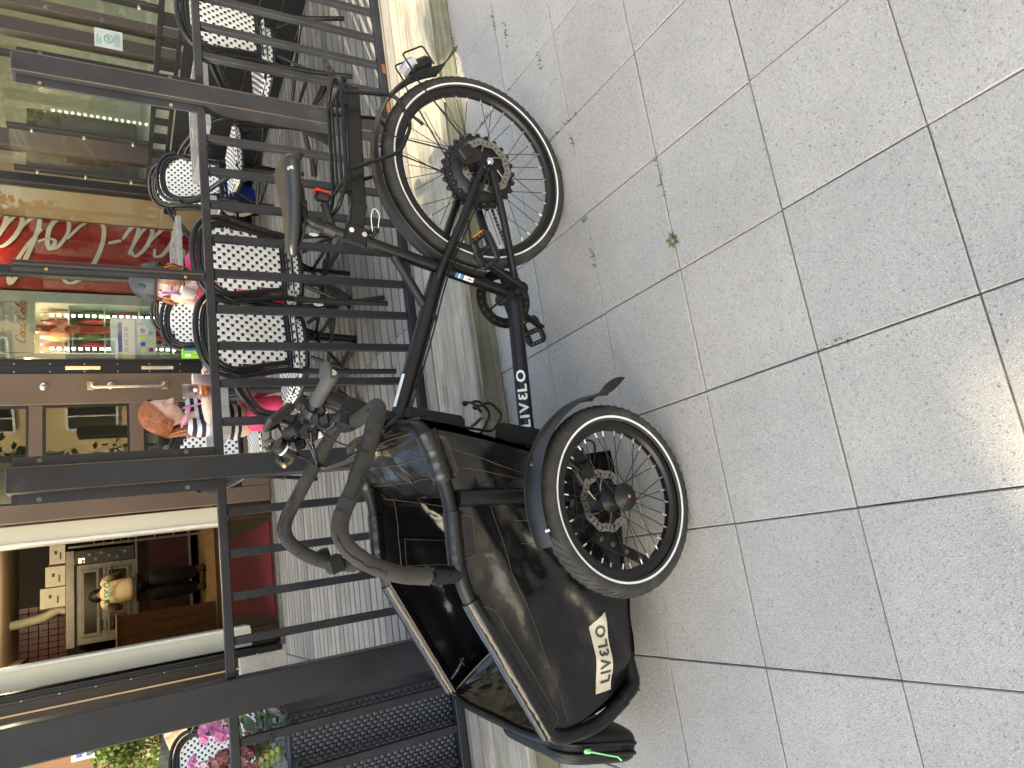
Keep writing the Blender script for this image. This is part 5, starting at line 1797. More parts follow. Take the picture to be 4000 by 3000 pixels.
# sleeves round the rims
def sleeve(name, sgn, s0, s1, r, flapd, m_):
    q = MB()
    n = 26
    C = []
    for k in range(n + 1):
        s = s0 + (s1 - s0) * k / n
        C.append(Vector((s, BW * sgn, zr(s) + .001)))
    rr = [r * (1 + .05 * fbm((k * .22, sgn, s0), 2)) for k in range(n + 1)]
    q.tube(C, rr, 14)
    if flapd:
        def fl(u, v):
            s = s0 + .01 + (s1 - s0 - .02) * u
            e = min(1, min(u, 1 - u) * 12) ** .5
            return Vector((s, (BW + r * .72 + .004 * fbm((s * 14, v, 2))) * sgn, zr(s) - .002 - flapd * v * e))
        q.grid((lambda u, v: fl(1 - u, v)) if sgn < 0 else fl, 30, 4); q.grid((lambda u, v: fl(u, v) - Vector((0, .003 * sgn, 0))) if sgn < 0 else (lambda u, v: fl(1 - u, v) - Vector((0, .003 * sgn, 0))), 30, 4)
    sl_ = q.build(name, m_, bk)
    if flapd:
        q = MB(); q.tube([fl(u / 30, .93) + Vector((0, .0012 * sgn, 0)) for u in range(31)], .0006, 4); q.tube([fl(u / 30, .12) + Vector((0, .0012 * sgn, 0)) for u in range(31)], .0009, 4); q.build('stitching', 'thread', sl_)
for s in (1, -1):
    sleeve('rim_sleeve', s, .862, .985, .029, .035, 'tarp')
    sleeve('rim_sleeve', s, 1.060, 1.185, .0235, .045, 'tarp')
    sleeve('rim_sleeve', s, 1.275, 1.625, .0245, .042, 'tarp_shiny')
# zip tape inside the far rim
q = MB()
P = [Vector((1.21 + .42 * k / 30, -BW + .030, zr(1.21 + .42 * k / 30) + .004)) for k in range(31)]
q.tube(P, .007, 6, flat=(.3, 1), up=(0, 0, 1)); q.build('zip_tape', 'thread', bk)
# pocket and strap on the far inside wall
fi = side(-1, True)
q = MB()
def pk(u, v, o=.004):
    p = fi(.36 + .11 * u, .14 + .40 * v)
    return p + Vector((0, o, 0))
q.grid(lambda u, v: pk(1 - u, v), 10, 10); pko = q.build('inner_pocket', 'tarp_shiny', bk)
q = MB()
for pts in ([pk(u / 10, 0, .006) for u in range(11)], [pk(0, v / 10, .006) for v in range(11)], [pk(1, v / 10, .006) for v in range(11)]):
    q.tube(pts, .0007, 4)
q.tube([fi(.20, .05 + .6 * k / 16) + Vector((0, .005, 0)) for k in range(17)], .0011, 4)
q.tube([fi(.15 + .4 * k / 16, .10) + Vector((0, .005, 0)) for k in range(17)], .0011, 4)
q.build('stitching', 'thread', pko)
# stitch lines on the near side panel
fo = side(1, False)
q = MB()
for pts in ([fo(.12 + .16 * 0, .05 + .9 * k / 30) for k in range(31)], [fo(.14 + .84 * k / 40, .15 + .10 * sin(k / 40 * 3)) for k in range(41)], [fo(.28, .30 + .28 * k / 12) for k in range(13)], [fo(.36, .32 + .28 * k / 12) for k in range(13)], [fo(.06 + .05 * k / 20, .06 + .5 * k / 20) for k in range(21)]):
    q.tube([p + Vector((0, .0008, 0)) for p in pts], .0006, 4)
q.build('stitching', 'thread', bk)
# printed banner on the near side
from functools import lru_cache
def side_at(s, z):
    u, v = .7, .6
    for _ in range(14):
        p = fo(u, v)
        e = 1e-3
        pu, pv_ = (fo(u + e, v) - p) / e, (fo(u, v + e) - p) / e
        a, b_, c, d_ = pu.x, pv_.x, pu.z, pv_.z
        det = a * d_ - b_ * c
        rx, rz_ = s - p.x, z - p.z
        u += (rx * d_ - b_ * rz_) / det * .9
        v += (a * rz_ - rx * c) / det * .9
    return fo(u, v)
q = MB()
NB = 34
vs, fs = [], []
for k in range(NB + 1):
    s = 1.568 - .198 * k / NB
    lo_ = .242 if k < NB else .242
    hi_ = .296 - (0 if s > 1.40 else (1.40 - s) / .03 * .050) - .006 * sin(pi * k / NB)
    for j in range(7):
        z = lo_ + (hi_ - lo_) * j / 6 + .012 * (1.568 - s) / .198 * 0
        vs.append(side_at(s, z) + Vector((0, .0022, 0)))
for k in range(NB):
    for j in range(6):
        fs.append((k * 7 + j, (k + 1) * 7 + j, (k + 1) * 7 + j + 1, k * 7 + j + 1))
q.add(vs, fs, True)
bn = q.build('printed_banner', 'cream_print', bk)
q = MB(); livelo(q, lambda x, y: side_at(1.545 - x * .98, .248 + y) + Vector((0, .0036, 0)), .031, .03, .16); q.build('lettering', 'print_dark', bn)
# pouch on the front
PM = Matrix.Translation((1.722, .065, .258)) @ Matrix.Rotation(-.22, 4, 'Y')
q = MB(PM)
def pouch(u, v):
    pw = lambda c, e: (1 if c >= 0 else -1) * abs(c) ** e
    a, b_ = 2 * pi * u, pi * (v - .5)
    x, z, y_ = .048 * pw(cos(b_), .45) * pw(cos(a), .55), .137 * pw(cos(b_), .45) * pw(sin(a), .45), .182 * pw(sin(b_), .35)
    k = 1 + .05 * fbm((x * 14, y_ * 9, z * 9), 2)
    return Vector((x * k, y_, z * k))
q.grid(lambda u, v: pouch(1 - u, v), 40, 28); pou = q.build('front_pouch', 'black_plastic', bk)
q = MB(PM); q.tube(fillet([(-.012, .183, -.10), (-.012, .183, .10), (-.012, .15, .128), (-.012, -.15, .128), (-.012, -.183, .10), (-.012, -.183, -.10)], .04), .006, 6); q.tube(fillet([(.012, .183, -.10), (.012, .183, .10), (.012, .15, .128), (.012, -.15, .128), (.012, -.183, .10)], .04), .006, 6); q.build('zip_tape', 'black_plastic', pou)
q = MB(PM)
for i in range(12):
    q.tube([(-.016 + .032 * i / 11, .1815, -.095), (-.016 + .032 * i / 11, .1815, -.03)], .0007, 4)
for j in range(12):
    q.tube([(-.017, .1815, -.095 + .065 * j / 11), (.017, .1815, -.095 + .065 * j / 11)], .0007, 4)
q.build('mesh_pocket', 'black_plastic', pou)
q = MB(PM); q.tube([(.0, .19, .075), (.0, .20, .055), (.006, .205, .02), (.012, .21, -.02), (.02, .213, -.03)], [.004, .005, .004, .004, .005], 6, flat=(1, .5)); q.box((.0, .192, .065), (.012, .01, .02), bev=.003); q.build('ribbon', 'green_ribbon', pou)
# perforated plate behind the wheel
q = MB()
MPl = Matrix.Translation((1.215, .318, .175)) @ Matrix.Rotation(-.5, 4, 'Y')
q.M = MPl; q.box((0, 0, 0), (.03, .006, .19), bev=.002); pl_ = q.build('step_plate', 'black_plastic', bk)
q = MB(MPl)
for z in (-.06, -.01, .04, .08):
    q.cyl((0, .0032, z), (0, .0042, z), .007, 10)
q.build('plate_hole', 'joint_sand', pl_)

# push bar with foam
FW = [(1.209, BW, .665), (1.204, BW, .73), (1.185, BW, .81), (1.148, BW, .882), (1.10, BW, .928), (1.05, BW - .003, .932), (.977, BW - .01, .893), (.885, .245, .842), (.80, .20, .797), (.777, .165, .787), (.784, .13, .790), (.80, .05, .806), (.808, 0, .812)]
q = MB(); P = crom(FW, 6); P = P + [Vector((p.x, -p.y, p.z)) for p in reversed(P[:-1])]; q.tube(P, .0135, 12); pb = q.build('push_bar', 'bike_paint', bk)
for s in (1, -1):
    core = crom([(x, y_ * s, z) for x, y_, z in FW[1:-1]], 8)
    q = MB()
    rr = [.0202 * (1 + .05 * fbm((i * .25, s, 3), 3)) for i in range(len(core))]
    q.tube(core, rr, 16); fo_ = q.build('foam_grip', 'foam', pb)
    q = MB()
    rc = random.Random(5 + s)
    for k_ in range(17):
        i0 = rc.randrange(4, len(core) - 12)
        n_ = rc.choice((2, 3, 3, 5, 8))
        out = Vector((.0, .62, .78)) if k_ % 3 else Vector((.5, .2, .8))
        across = k_ % 3 == 1
        pts = []
        for i in range(n_ + 3):
            ii = min(i0 + (0 if across else i), len(core) - 2)
            T = (core[ii + 1] - core[ii - 1]).normalized()
            U = (out - T * out.dot(T)).normalized(); V = T.cross(U)
            aa = rc.uniform(-.08, .08) + (.16 * (i - n_ / 2) if across else .25 * sin(k_)) + (.9 if not across and k_ % 4 == 0 else 0)
            pts.append(core[ii] + (T * (.002 * rc.uniform(-1, 1)) if across else Vector()) + (U * cos(aa) + V * sin(aa)) * (rr[ii] * 1.0 + .0002))
        q.tube(pts, [.0005] + [.0012 + .0012 * rc.random() for k in range(len(pts) - 2)] + [.0004], 5)
    q.build('foam_crack', 'foam_crack', fo_)
    q = MB(); q.tube([(1.2105, BW * s, .645), (1.2075, BW * s, .712)], .0195, 14); q.cyl((1.2095, (BW + .012) * s, .68), (1.2095, (BW + .024) * s, .68), .007, 6); q.tube([(1.206, BW * s, .712), (1.2055, BW * s, .72)], .021, 14); q.build('bar_socket', 'bike_paint', pb)
q = MB(); q.box((1.19, -BW, .795), (.05, .055, .05), Matrix.Rotation(.3, 3, 'Y'), bev=.006); q.box((1.165, -BW - .03, .815), (.045, .03, .03), Matrix.Rotation(.3, 3, 'Y'), bev=.004); q.build('lamp_bracket', 'black_plastic', pb)
q = MB(); q.box((.790, 0, .812), (.055, .06, .055), Matrix.Rotation(-.3, 3, 'Y'), bev=.01); q.box((.762, 0, .80), (.05, .066, .065), Matrix.Rotation(-.37, 3, 'Y'), bev=.008); q.build('bar_clamp', 'black_plastic', bk)

# handlebar
HB = [(.722, .285, .934), (.750, .235, .944), (.782, .17, .952), (.802, .08, .948), (.806, 0, .944), (.820, -.08, .958), (.838, -.16, .975), (.832, -.23, .976), (.812, -.285, .970)]
P = crom(HB, 6)
q = MB(); q.tube(P, .0125, 12); hb_ = q.build('handlebar', 'bike_paint', bk)
q = MB()
q.tube([(.728, 0, .868), (.722, 0, .888)], .023, 14); q.tube(crom([(.725, 0, .885), (.745, 0, .915), (.79, 0, .94), (.806, 0, .944)], 4), .0175, 12); q.tube([(.808, -.024, .944), (.808, .024, .944)], .0215, 14); q.build('stem', 'bike_paint', hb_)
for s in (1, -1):
    a, b_ = (Vector(HB[0]), Vector(HB[2])) if s > 0 else (Vector(HB[8]), Vector(HB[6]))
    d_ = (b_ - a).normalized()
    q = MB(); q.tube([a - d_ * .012, a, a + d_ * .05, a + d_ * .10], [.015, .0175, .0165, .0165], 14)
    q.ball(a + d_ * .018 + Vector((-.018, 0, .004)), .026, 1.2, 1.5, .45, 14, 8)
    gp = q.build('handle_grip', 'rubber_grip', hb_)
    q = MB(); q.cyl(a - d_ * .012, a - d_ * .016, .009, 12); q.build('end_plug', 'chrome', gp)
    q = MB()
    c = a + d_ * .135
    q.tube([c - d_ * .012, c + d_ * .012], .0175, 14); q.box(c + Vector((.022, 0, -.006)), (.04, .03, .02), bev=.005)
    q.tube(crom([c + Vector((.03, 0, -.01)), c + Vector((.05, .03 * s, -.024)), c + Vector((.045, .075 * s, -.03)), c + Vector((.035, .105 * s, -.028))], 5), [.007] * 6 + [.006] * 9 + [.008], 8)
    q.build('brake_lever', 'black_gloss', hb_)
dR = Matrix.Rotation(-.95, 3, 'Y') @ Matrix.Rotation(.12, 3, 'X')
DC = Vector((.772, -.035, .992))
q = MB(); q.box(DC, (.070, .135, .015), dR, bev=.004)
for k in range(18):
    q.box(DC + dR @ Vector((-.036, -.060 + k * .007, -.003)), (.006, .004, .013), dR)
dsp = q.build('display', 'black_plastic', hb_)
q = MB(); q.box(DC + dR @ Vector((0, 0, .0080)), (.056, .118, .0012), dR); q.build('screen', 'black_gloss', dsp)
q = MB(); q.tube([(.80, -.03, .945), (.785, -.035, .982)], .010, 8); q.tube([(.805, .03, .948), (.812, -.075, .956)], .0185, 12); q.build('display_mount', 'black_plastic', dsp)
q = MB()
for c, sz, r_ in (((.775, .135, .935), (.05, .034, .042), .4), ((.800, .100, .918), (.042, .036, .05), .2), ((.825, .075, .93), (.05, .03, .03), -.2), ((.845, -.05, .94), (.034, .05, .04), .3), ((.83, -.14, .945), (.045, .034, .036), .1), ((.80, .02, .905), (.04, .05, .05), .5)):
    q.box(c, sz, Matrix.Rotation(r_, 3, 'Y'), bev=.008)
for c in ((.79, .118, .952), (.822, .09, .945), (.85, -.12, .955)):
    q.cyl(Vector(c) - Vector((.004, .014, 0)), Vector(c) + Vector((.004, .014, 0)), .021, 16)
q.build('shifter', 'black_gloss', hb_)
q = MB(); q.cyl((.768, .150, .958), (.762, .150, .978), .017, 14); q.ball((.765, .15, .978), .017, 1, 1, .5, 14, 8); q.build('bell', 'black_plastic', hb_)
q = MB()
for c in ((.781, .13, .912), (.835, .075, .912)):
    q.box(c, (.016, .003, .012), Matrix.Rotation(.4, 3, 'Y'))
q.build('white_label', 'white_paint', hb_)
q = MB(); q.tube([(.838, -.085, .985), (.865, -.10, .94)], .021, 16); bl = q.build('horn', 'black_plastic', hb_)
q = MB(); q.tube([(.8475, -.09, .970), (.8505, -.0915, .965)], .0216, 16); q.build('reflective_band', 'reflective_stripe', bl)
q = MB(); q.tube(crom([(.865, -.10, .94), (.885, -.10, .945), (.893, -.10, .96)], 3), .005, 6); q.ball((.895, -.10, .964), .009, seg=10, rings=6); q.build('bell_hammer', 'brass', bl)
q = MB()
for k, (st, dx) in enumerate((((.83, .12, .945), 0), ((.845, .10, .94), .008), ((.85, -.14, .965), .004), ((.84, -.12, .955), .012), ((.82, .02, .94), .016))):
    q.tube(crom([st, (.875 + dx, st[1] * .5, .925 - dx), (.905 + dx * .4, -.03 + dx * .6, .885 + dx * .5), (.912, -.02 + dx, .86), (.885, .03 + dx * .5, .80 + dx * .3), (.855, .06, .755)], 6), .0032, 6)
q.tube(crom([(.80, .06, .93), (.86, .10, .87), (.89, .16, .80), (.88, .15, .74)], 6), .0026, 6)
q.build('cables', 'black_gloss', hb_)
q = MB(); q.tube(crom([(.910, -.015, .868), (.895, .02, .81), (.865, .05, .765), (.82, .04, .71), (.79, .03, .675)], 5), [.009, .012, .013] + [.0135] * 14 + [.012, .010, .008, .006], 10); q.build('cable_sleeve', 'black_plastic', bk)
q = MB(); 
for dz in (.0, .009):
    q.tube(crom([(.79, .028, .655 - dz), (.58, .028, .570 - dz), (.36, .028, .488 - dz), (.12, .055, .375 - dz), (.02, .078, .33)], 5), .0027, 6)
q.build('frame_cables', 'black_plastic', bk)
q = MB()
for a in (.10, .32):
    c = Vector((.795, 0, .668)) + dm * a
    q.tube([c - dm * .006 + Vector((0, .012, -.022)), c + dm * .006 + Vector((0, .012, -.022))], .0125, 8)
q.build('cable_clip', 'black_plastic', bk)
# battery and bottle cage
BMx = Matrix.Translation((.874, .0, .30)) @ Matrix.Rotation(-.2, 4, 'Y')
q = MB(BMx); q.box((-.015, 0, .0), (.05, .07, .16), bev=.005)
for k in range(9):
    q.box((-.015, -.032 + k * .008, -.01), (.054, .0035, .13))
bt = q.build('battery', 'black_plastic', bk)
q = MB(BMx); q.box((-.015, 0, .083), (.052, .073, .008), bev=.002); q.build('end_cap', 'alu', bt)
q = MB(); q.box((.80, 0, .565), (.045, .075, .19), Matrix.Rotation(-.2, 3, 'Y'), bev=.012); q.build('battery_dock', 'black_plastic', bk)
q = MB()
q.tube(fillet([(.83, .055, .50), (.85, .06, .40), (.80, .06, .36), (.76, .06, .40), (.775, .06, .445), (.79, .058, .43)], .018), .0042, 8)
q.tube(fillet([(.83, -.01, .50), (.85, -.015, .40), (.785, -.015, .36), (.745, -.01, .40), (.755, .0, .44), (.755, .03, .452), (.77, .058, .44)], .018), .0042, 8)
q.ball((.775, .06, .45), .009, seg=8, rings=6); q.ball((.755, .0, .452), .009, seg=8, rings=6)
q.build('bottle_cage', 'bike_paint', bk)

# ------------------------------------------------------------------ people
def skin_geo(verts, edges, radii, sub=2):
    me = bpy.data.meshes.new('t')
    me.from_pydata([tuple(v) for v in verts], edges, [])
    ob = bpy.data.objects.new('t', me)
    COL.objects.link(ob)
    ob.modifiers.new('s', 'SKIN')
    sv = me.skin_vertices[0].data
    for i, r in enumerate(radii):
        r = r if isinstance(r, (tuple, list)) else (r, r)
        sv[i].radius = r
        sv[i].use_root = (i == 0)
    sm = ob.modifiers.new('u', 'SUBSURF')
    sm.levels = sm.render_levels = sub
    dg = bpy.context.evaluated_depsgraph_get()
    m2 = bpy.data.meshes.new_from_object(ob.evaluated_get(dg))
    vs = [tuple(v.co) for v in m2.vertices]
    fs = [tuple(p.vertices) for p in m2.polygons]
    bpy.data.objects.remove(ob)
    bpy.data.meshes.remove(me)
    bpy.data.meshes.remove(m2)
    return vs, fs

def chain(q, pts, radii, sub=2):
    vs, fs = skin_geo(pts, [(i, i + 1) for i in range(len(pts) - 1)], radii, sub)
    q.add(vs, fs, True)

def m_skin(name, col, lip):
    m, t, b = _nodes(name)
    n = tex_noise(t, wpos(t), 40, 4)
    c = ramp(t, n, [(.3, tuple(x * .93 for x in col)), (.7, tuple(min(1, x * 1.05) for x in col))])
    t.links.new(c, b.inputs['Base Color'])
    b.inputs['Roughness'].default_value = .5
    b.inputs['Subsurface Weight'].default_value = .12
    b.inputs['Subsurface Radius'].default_value = (.01, .004, .002)
m_skin('skin_fair', (.66, .43, .34), 0)
m_skin('skin_dark', (.22, .11, .06), 0)
mat('lip', (.52, .18, .17), .4)
mat('eye_white', (.75, .72, .70), .2)
mat('iris_brown', (.08, .04, .025), .15)
mat('hair_red', (.25, .075, .022), .42, 0, .3, 60, .5, 90, .004)
mat('hair_auburn', (.30, .11, .04), .45, 0, .3, 60, .5, 90, .004)
mat('hair_black', (.01, .009, .008), .5)
mat('helmet_grey', (.035, .037, .042), .55, 0, .15, 20, .05, 200)
mat('strap_black', (.012, .012, .012), .6)
mat('shirt_pink', (.72, .05, .16), .8, 0, .1, 20, .3, 120)
mat('pants_red', (.48, .015, .03), .8, 0, .12, 20, .3, 120)
mat('sole_tan', (.38, .25, .14), .8, 0, .12, 30)
mat('purple_plastic', (.22, .06, .60), .35)
mat('cup_white', (.75, .74, .72), .55)
mat('shirt_tan', (.58, .49, .34), .8, 0, .08, 8, .3, 60, .004)
mat('denim_dark', (.009, .011, .017), .85, 0, .2, 30)
m, t, b = _nodes('striped_knit')
wv = N(t, 'ShaderNodeTexWave', wave_type='BANDS', bands_direction='Z')
wv.inputs['Scale'].default_value = 7.6
wv.inputs['Distortion'].default_value = .9
wv.inputs['Detail'].default_value = 1
wv.inputs['Detail Scale'].default_value = 1.5
t.links.new(wpos(t), wv.inputs['Vector'])
t.links.new(ramp(t, wv.outputs['Fac'], [(.48, (.016, .016, .022)), (.53, (.58, .565, .56))]), b.inputs['Base Color'])
b.inputs['Roughness'].default_value = .9

def frame_to(fwd, up=(0, 0, 1)):
    y = Vector(fwd).normalized()
    x = y.cross(Vector(up)).normalized()
    z = x.cross(y)
    return Matrix((x, y, z)).transposed()

def head_geo(q, c, h, R, child=True):
    """one continuous head: skull, brow, sockets, nose, cheeks, lips, jaw; face towards local +y"""
    c = Vector(c)
    nu, nv = 48, 40
    def P(u, v):
        th, ph = pi * v, 2 * pi * u
        d = Vector((sin(th) * sin(ph), sin(th) * cos(ph), cos(th)))
        x, y, z = d.x * .375, d.y * .44, d.z * .5
        if d.z < .1:
            k = min(1, (.1 - d.z) / 1.1)
            x *= 1 - .42 * k ** 1.4
            if d.y < 0: y *= 1 - .55 * k
        if d.y > 0:
            f = d.y
            g = lambda cx, cz, sx, sz: math.exp(-((x - cx) / sx) ** 2 - ((z - cz) / sz) ** 2)
            y *= 1 - .10 * f
            y += .105 * g(0, -.11, .048, .055) + .06 * g(0, -.04, .035, .10)
            y -= .045 * (g(.155, .005, .075, .05) + g(-.155, .005, .075, .05))
            y += .02 * (g(.15, .085, .11, .04) + g(-.15, .085, .11, .04))
            y += .022 * (g(.18, -.14, .10, .09) + g(-.18, -.14, .10, .09))
            y += .030 * g(0, -.245, .08, .028) - .018 * g(0, -.233, .09, .008) + .028 * g(0, -.27, .065, .02)
            y += .035 * g(0, -.39, .10, .06)
        return c + R @ (Vector((x, y, z)) * h)
    q.grid(lambda u, v: P(1 - u, v), nu, nv)
    return P

def face_parts(P_, par, c, h, R, eye_open=1.0, hair='hair_red', glance=0.0):
    c = Vector(c)
    L = lambda x, y, z: c + R @ (Vector((x, y, z)) * h)
    for s in (-1, 1):
        q = MB(); q.ball(L(.155 * s, .335, .0), .058 * h, 1.15, .7, .78 * eye_open + .1, 14, 10, R); ey = q.build('eye', 'eye_white' if eye_open > .5 else 'skin_fair', par)
        if eye_open > .5:
            q = MB(); q.ball(L((.155 + glance) * s if s > 0 else -.155 + glance, .358, -.002), .035 * h, 1, .55, 1, 12, 8, R); q.build('iris', 'iris_brown', ey)
        q = MB(); q.tube([L((.155 + dx) * s, .362 - abs(dx) * .25, .035 * eye_open - .35 * dx * dx - (.02 if eye_open < .5 else 0)) for dx in (-.06, -.03, 0, .03, .065)], .006 * h, 5); q.build('eyelash', 'hair_auburn', ey)
        q = MB(); q.tube([L((.155 + dx) * s, .372 - abs(dx) * .3, .105 - 1.2 * dx * dx) for dx in (-.075, -.04, 0, .04, .08)], [.006 * h, .012 * h, .013 * h, .011 * h, .005 * h], 6, flat=(.8, .5)); q.build('eyebrow', hair, par)
        q = MB(); q.ball(L(.365 * s, -.03, -.055), .085 * h, .35, .7, 1.15, 14, 10, R); q.tube([L(.385 * s, -.06 + .06 * cos(a), -.05 + .09 * sin(a)) for a in [k * .45 - .6 for k in range(8)]], .016 * h, 6); q.build('ear', 'skin_fair', par)
    q = MB(); q.tube([L(x, .418 - 1.5 * x * x, -.232 + .012 * (1 - abs(abs(x) - .03) * 15)) for x in (-.085, -.055, -.03, 0, .03, .055, .085)], [.004 * h, .013 * h, .017 * h, .014 * h, .017 * h, .013 * h, .004 * h], 6)
    q.tube([L(x, .412 - 1.5 * x * x, -.268 - .004 * (1 - x * x * 140)) for x in (-.07, -.04, 0, .04, .07)], [.005 * h, .017 * h, .022 * h, .017 * h, .005 * h], 6); q.build('lips', 'lip', par)

def hand_geo(q, wrist, R, sc, curl, side=1, spread=.16):
    """palm and five unequal jointed fingers; R columns: across, along the fingers, back of the hand"""
    w_ = Vector(wrist)
    L = lambda x, y, z: w_ + R @ (Vector((x * side, y, z)) * sc)
    q.ball(L(0, .42, 0), .46 * sc, .95, 1.0, .34, 14, 8, R)
    for i, (x, ln) in enumerate(((-.33, .74), (-.11, .86), (.11, .80), (.31, .62))):
        P = [L(x * .85, .55, 0)]
        ang = .15 * curl
        p = Vector((x, .80, .02)); d = spread * x
        P.append(L(*p))
        for k, f in enumerate((.46, .32, .22)):
            ang += curl * (.55, .75, .5)[k]
            p = p + Vector((d * f, cos(ang) * f * ln * 1.0, -sin(ang) * f * ln))
            P.append(L(*p))
        q.tube(crom(P, 3), [.115 * sc * (1 - .035 * k) for k in range(len(P) * 3 - 2)], 8)
        q.ball(P[-1], .085 * sc, seg=8, rings=6)
    P = [L(-.30, .22, -.02), L(-.52, .42, -.10), L(-.56, .66, -.22 * curl - .05), L(-.46, .84, -.34 * curl - .05)]
    q.tube(crom(P, 3), [.15 * sc, .15 * sc, .145 * sc, .14 * sc, .13 * sc, .125 * sc, .12 * sc, .115 * sc, .11 * sc, .095 * sc], 8)
    q.ball(P[-1], .092 * sc, seg=8, rings=6)

# girl in the helmet, kneeling on the chair and turned to the street
g1 = thing('person', 'child in a dark helmet and pink top kneeling on a chair, holding a white cup', 'person', (0, 0, 0))
HC, HH = Vector((1.462, 3.50, 1.150)), .215
HR = frame_to((-.42, -.90, -.04), (.06, 0, 1))
q = MB()
chain(q, [(1.52, 3.66, .66), (1.525, 3.64, .80), (1.525, 3.61, .94), (1.515, 3.57, 1.01), (1.485, 3.535, 1.085)], [.10, .095, .10, .045, .042])
chain(q, [(1.43, 3.58, .955), (1.36, 3.50, .90), (1.30, 3.40, .935), (1.262, 3.34, .975), (1.305, 3.345, 1.03), (1.318, 3.348, 1.045)], [.04, .036, .032, .031, .024, .021])
chain(q, [(1.61, 3.56, .955), (1.60, 3.45, .90), (1.52, 3.37, .95), (1.42, 3.335, 1.005), (1.40, 3.333, 1.015)], [.04, .036, .032, .024, .021])
chain(q, [(1.47, 3.66, .64), (1.43, 3.72, .62), (1.41, 3.52, .60), (1.40, 3.36, .615)], [.075, .06, .05, .038]); chain(q, [(1.58, 3.66, .64), (1.60, 3.74, .62), (1.56, 3.52, .60), (1.55, 3.38, .61)], [.075, .06, .05, .038])
P_ = head_geo(q, HC, HH, HR)
hand_geo(q, (1.318, 3.348, 1.04), Matrix(((.25, .20, -.94), (.55, -.30, .15), (-.2, .93, .2))).transposed().transposed() if False else frame_to((.18, -.06, .98), (-.9, -.3, 0)), .062, 1.0, 1)
hand_geo(q, (1.405, 3.335, 1.012), frame_to((-.95, -.22, .22), (.1, -.9, .35)), .062, 1.05, -1)
body = q.build('body', 'skin_fair', g1)
face_parts(P_, g1, HC, HH, HR, 1.0, 'hair_auburn', .0)
q = MB()
def shell(q, c, h, R, lo, sc, jit=.0, seed=0, front=.16, n=(40, 22)):
    c = Vector(c)
    def S_(u, v):
        ph = 2 * pi * u
        face = max(0, cos(ph))
        vlim = lo - (lo - front) * face ** .7
        th = pi * v * vlim
        d = Vector((sin(th) * sin(ph), sin(th) * cos(ph), cos(th)))
        r = sc * (1 + jit * fbm((d.x * 9, d.y * 9, d.z * 2 + seed), 3))
        return c + R @ (Vector((d.x * .385, d.y * .455, d.z * .51)) * h * r)
    q.grid(lambda u, v: S_(1 - u, v), *n)
shell(q, HC, HH, HR, .66, 1.035, .03, 2, .40)
for k in range(30):
    rr_ = random.Random(k)
    a = rr_.uniform(.3, 2 * pi - .3)
    st = HC + HR @ (Vector((.375 * sin(a), .43 * cos(a) * .9, -.08)) * HH)
    if cos(a) > .75: continue
    en = st + Vector((rr_.gauss(0, .012), rr_.gauss(.01, .012), -rr_.uniform(.05, .12)))
    q.tube(crom([st, st.lerp(en, .5) + HR @ Vector((.012 * sin(a), .0, 0)), en], 4), [.006] * 5 + [.005, .004, .003, .001], 5)
q.build('hair', 'hair_auburn', g1)
q = MB()
def helm(u, v):
    ph = 2 * pi * u
    face = .5 + .5 * cos(ph)
    side_ = abs(sin(ph))
    lim = .535 - .075 * face - .0 * side_ + (.09 * max(0, -cos(ph)))
    th = pi * lim * min(1, v / .9)
    sc = 1.13 if v <= .9 else 1.13 - .08 * (v - .9) / .1
    d = Vector((sin(th) * sin(ph), sin(th) * cos(ph), cos(th)))
    return HC + HR @ (Vector((d.x * .40, d.y * .465, d.z * .49 + .03)) * HH * sc)
q.grid(lambda u, v: helm(1 - u, v), 48, 20)
q.build('helmet', 'helmet_grey', g1)
hel = [o for o in g1.children if o.name.startswith('helmet')][0]
q = MB(); q.tube([helm(u / 48, .9) for u in range(48)], .004, 6, closed=True); q.build('edge_trim', 'strap_black', hel)
q = MB()
for ph, v0 in ((.04, .58), (.12, .80), (.90, .80), (.80, .45), (.2, .5)):
    c_ = helm(ph, v0); nn = (c_ - HC).normalized()
    tt = (helm(ph, v0 + .05) - c_).normalized()
    q.ball(c_, .0145, 1.3, .8, .35, 12, 8, Matrix((tt, nn.cross(tt), nn)).transposed())
q.build('vent', 'strap_black', hel)
q = MB()
for s in (-1, 1):
    q.tube([HC + HR @ (Vector(p) * HH) for p in ((.40 * s, .10, .02), (.39 * s, .05, -.2), (.22 * s, .22, -.46), (0, .28, -.50))], .006, 6, flat=(.4, 1.3)); q.tube([HC + HR @ (Vector(p) * HH) for p in ((.40 * s, -.16, .02), (.39 * s, -.0, -.16), (.39 * s, .04, -.22))], .006, 6, flat=(.4, 1.3))
q.build('chin_strap', 'strap_black', hel)
q = MB()
chain(q, [(1.52, 3.66, .66), (1.525, 3.645, .78), (1.527, 3.615, .91), (1.52, 3.58, .985)], [.112, .106, .112, .055])
chain(q, [(1.48, 3.60, .955), (1.42, 3.565, .945), (1.385, 3.535, .92)], [.05, .047, .045]); chain(q, [(1.57, 3.59, .955), (1.615, 3.55, .945), (1.61, 3.50, .92)], [.055, .05, .047])
chain(q, [(1.565, 3.57, .97), (1.625, 3.57, .99), (1.64, 3.575, .95)], [.05, .055, .04])
q.build('pink_top', 'shirt_pink', g1)
q = MB()
chain(q, [(1.47, 3.66, .65), (1.42, 3.73, .625), (1.40, 3.54, .602), (1.39, 3.40, .612)], [.085, .072, .062, .05]); chain(q, [(1.58, 3.66, .65), (1.61, 3.75, .625), (1.565, 3.54, .602), (1.555, 3.42, .61)], [.085, .072, .062, .05]); chain(q, [(1.49, 3.64, .66), (1.57, 3.64, .66)], [.10, .10])
chain(q, [(1.37, 3.62, .60), (1.33, 3.5, .60), (1.335, 3.38, .625)], [.06, .055, .05])
q.build('red_trousers', 'pants_red', g1)
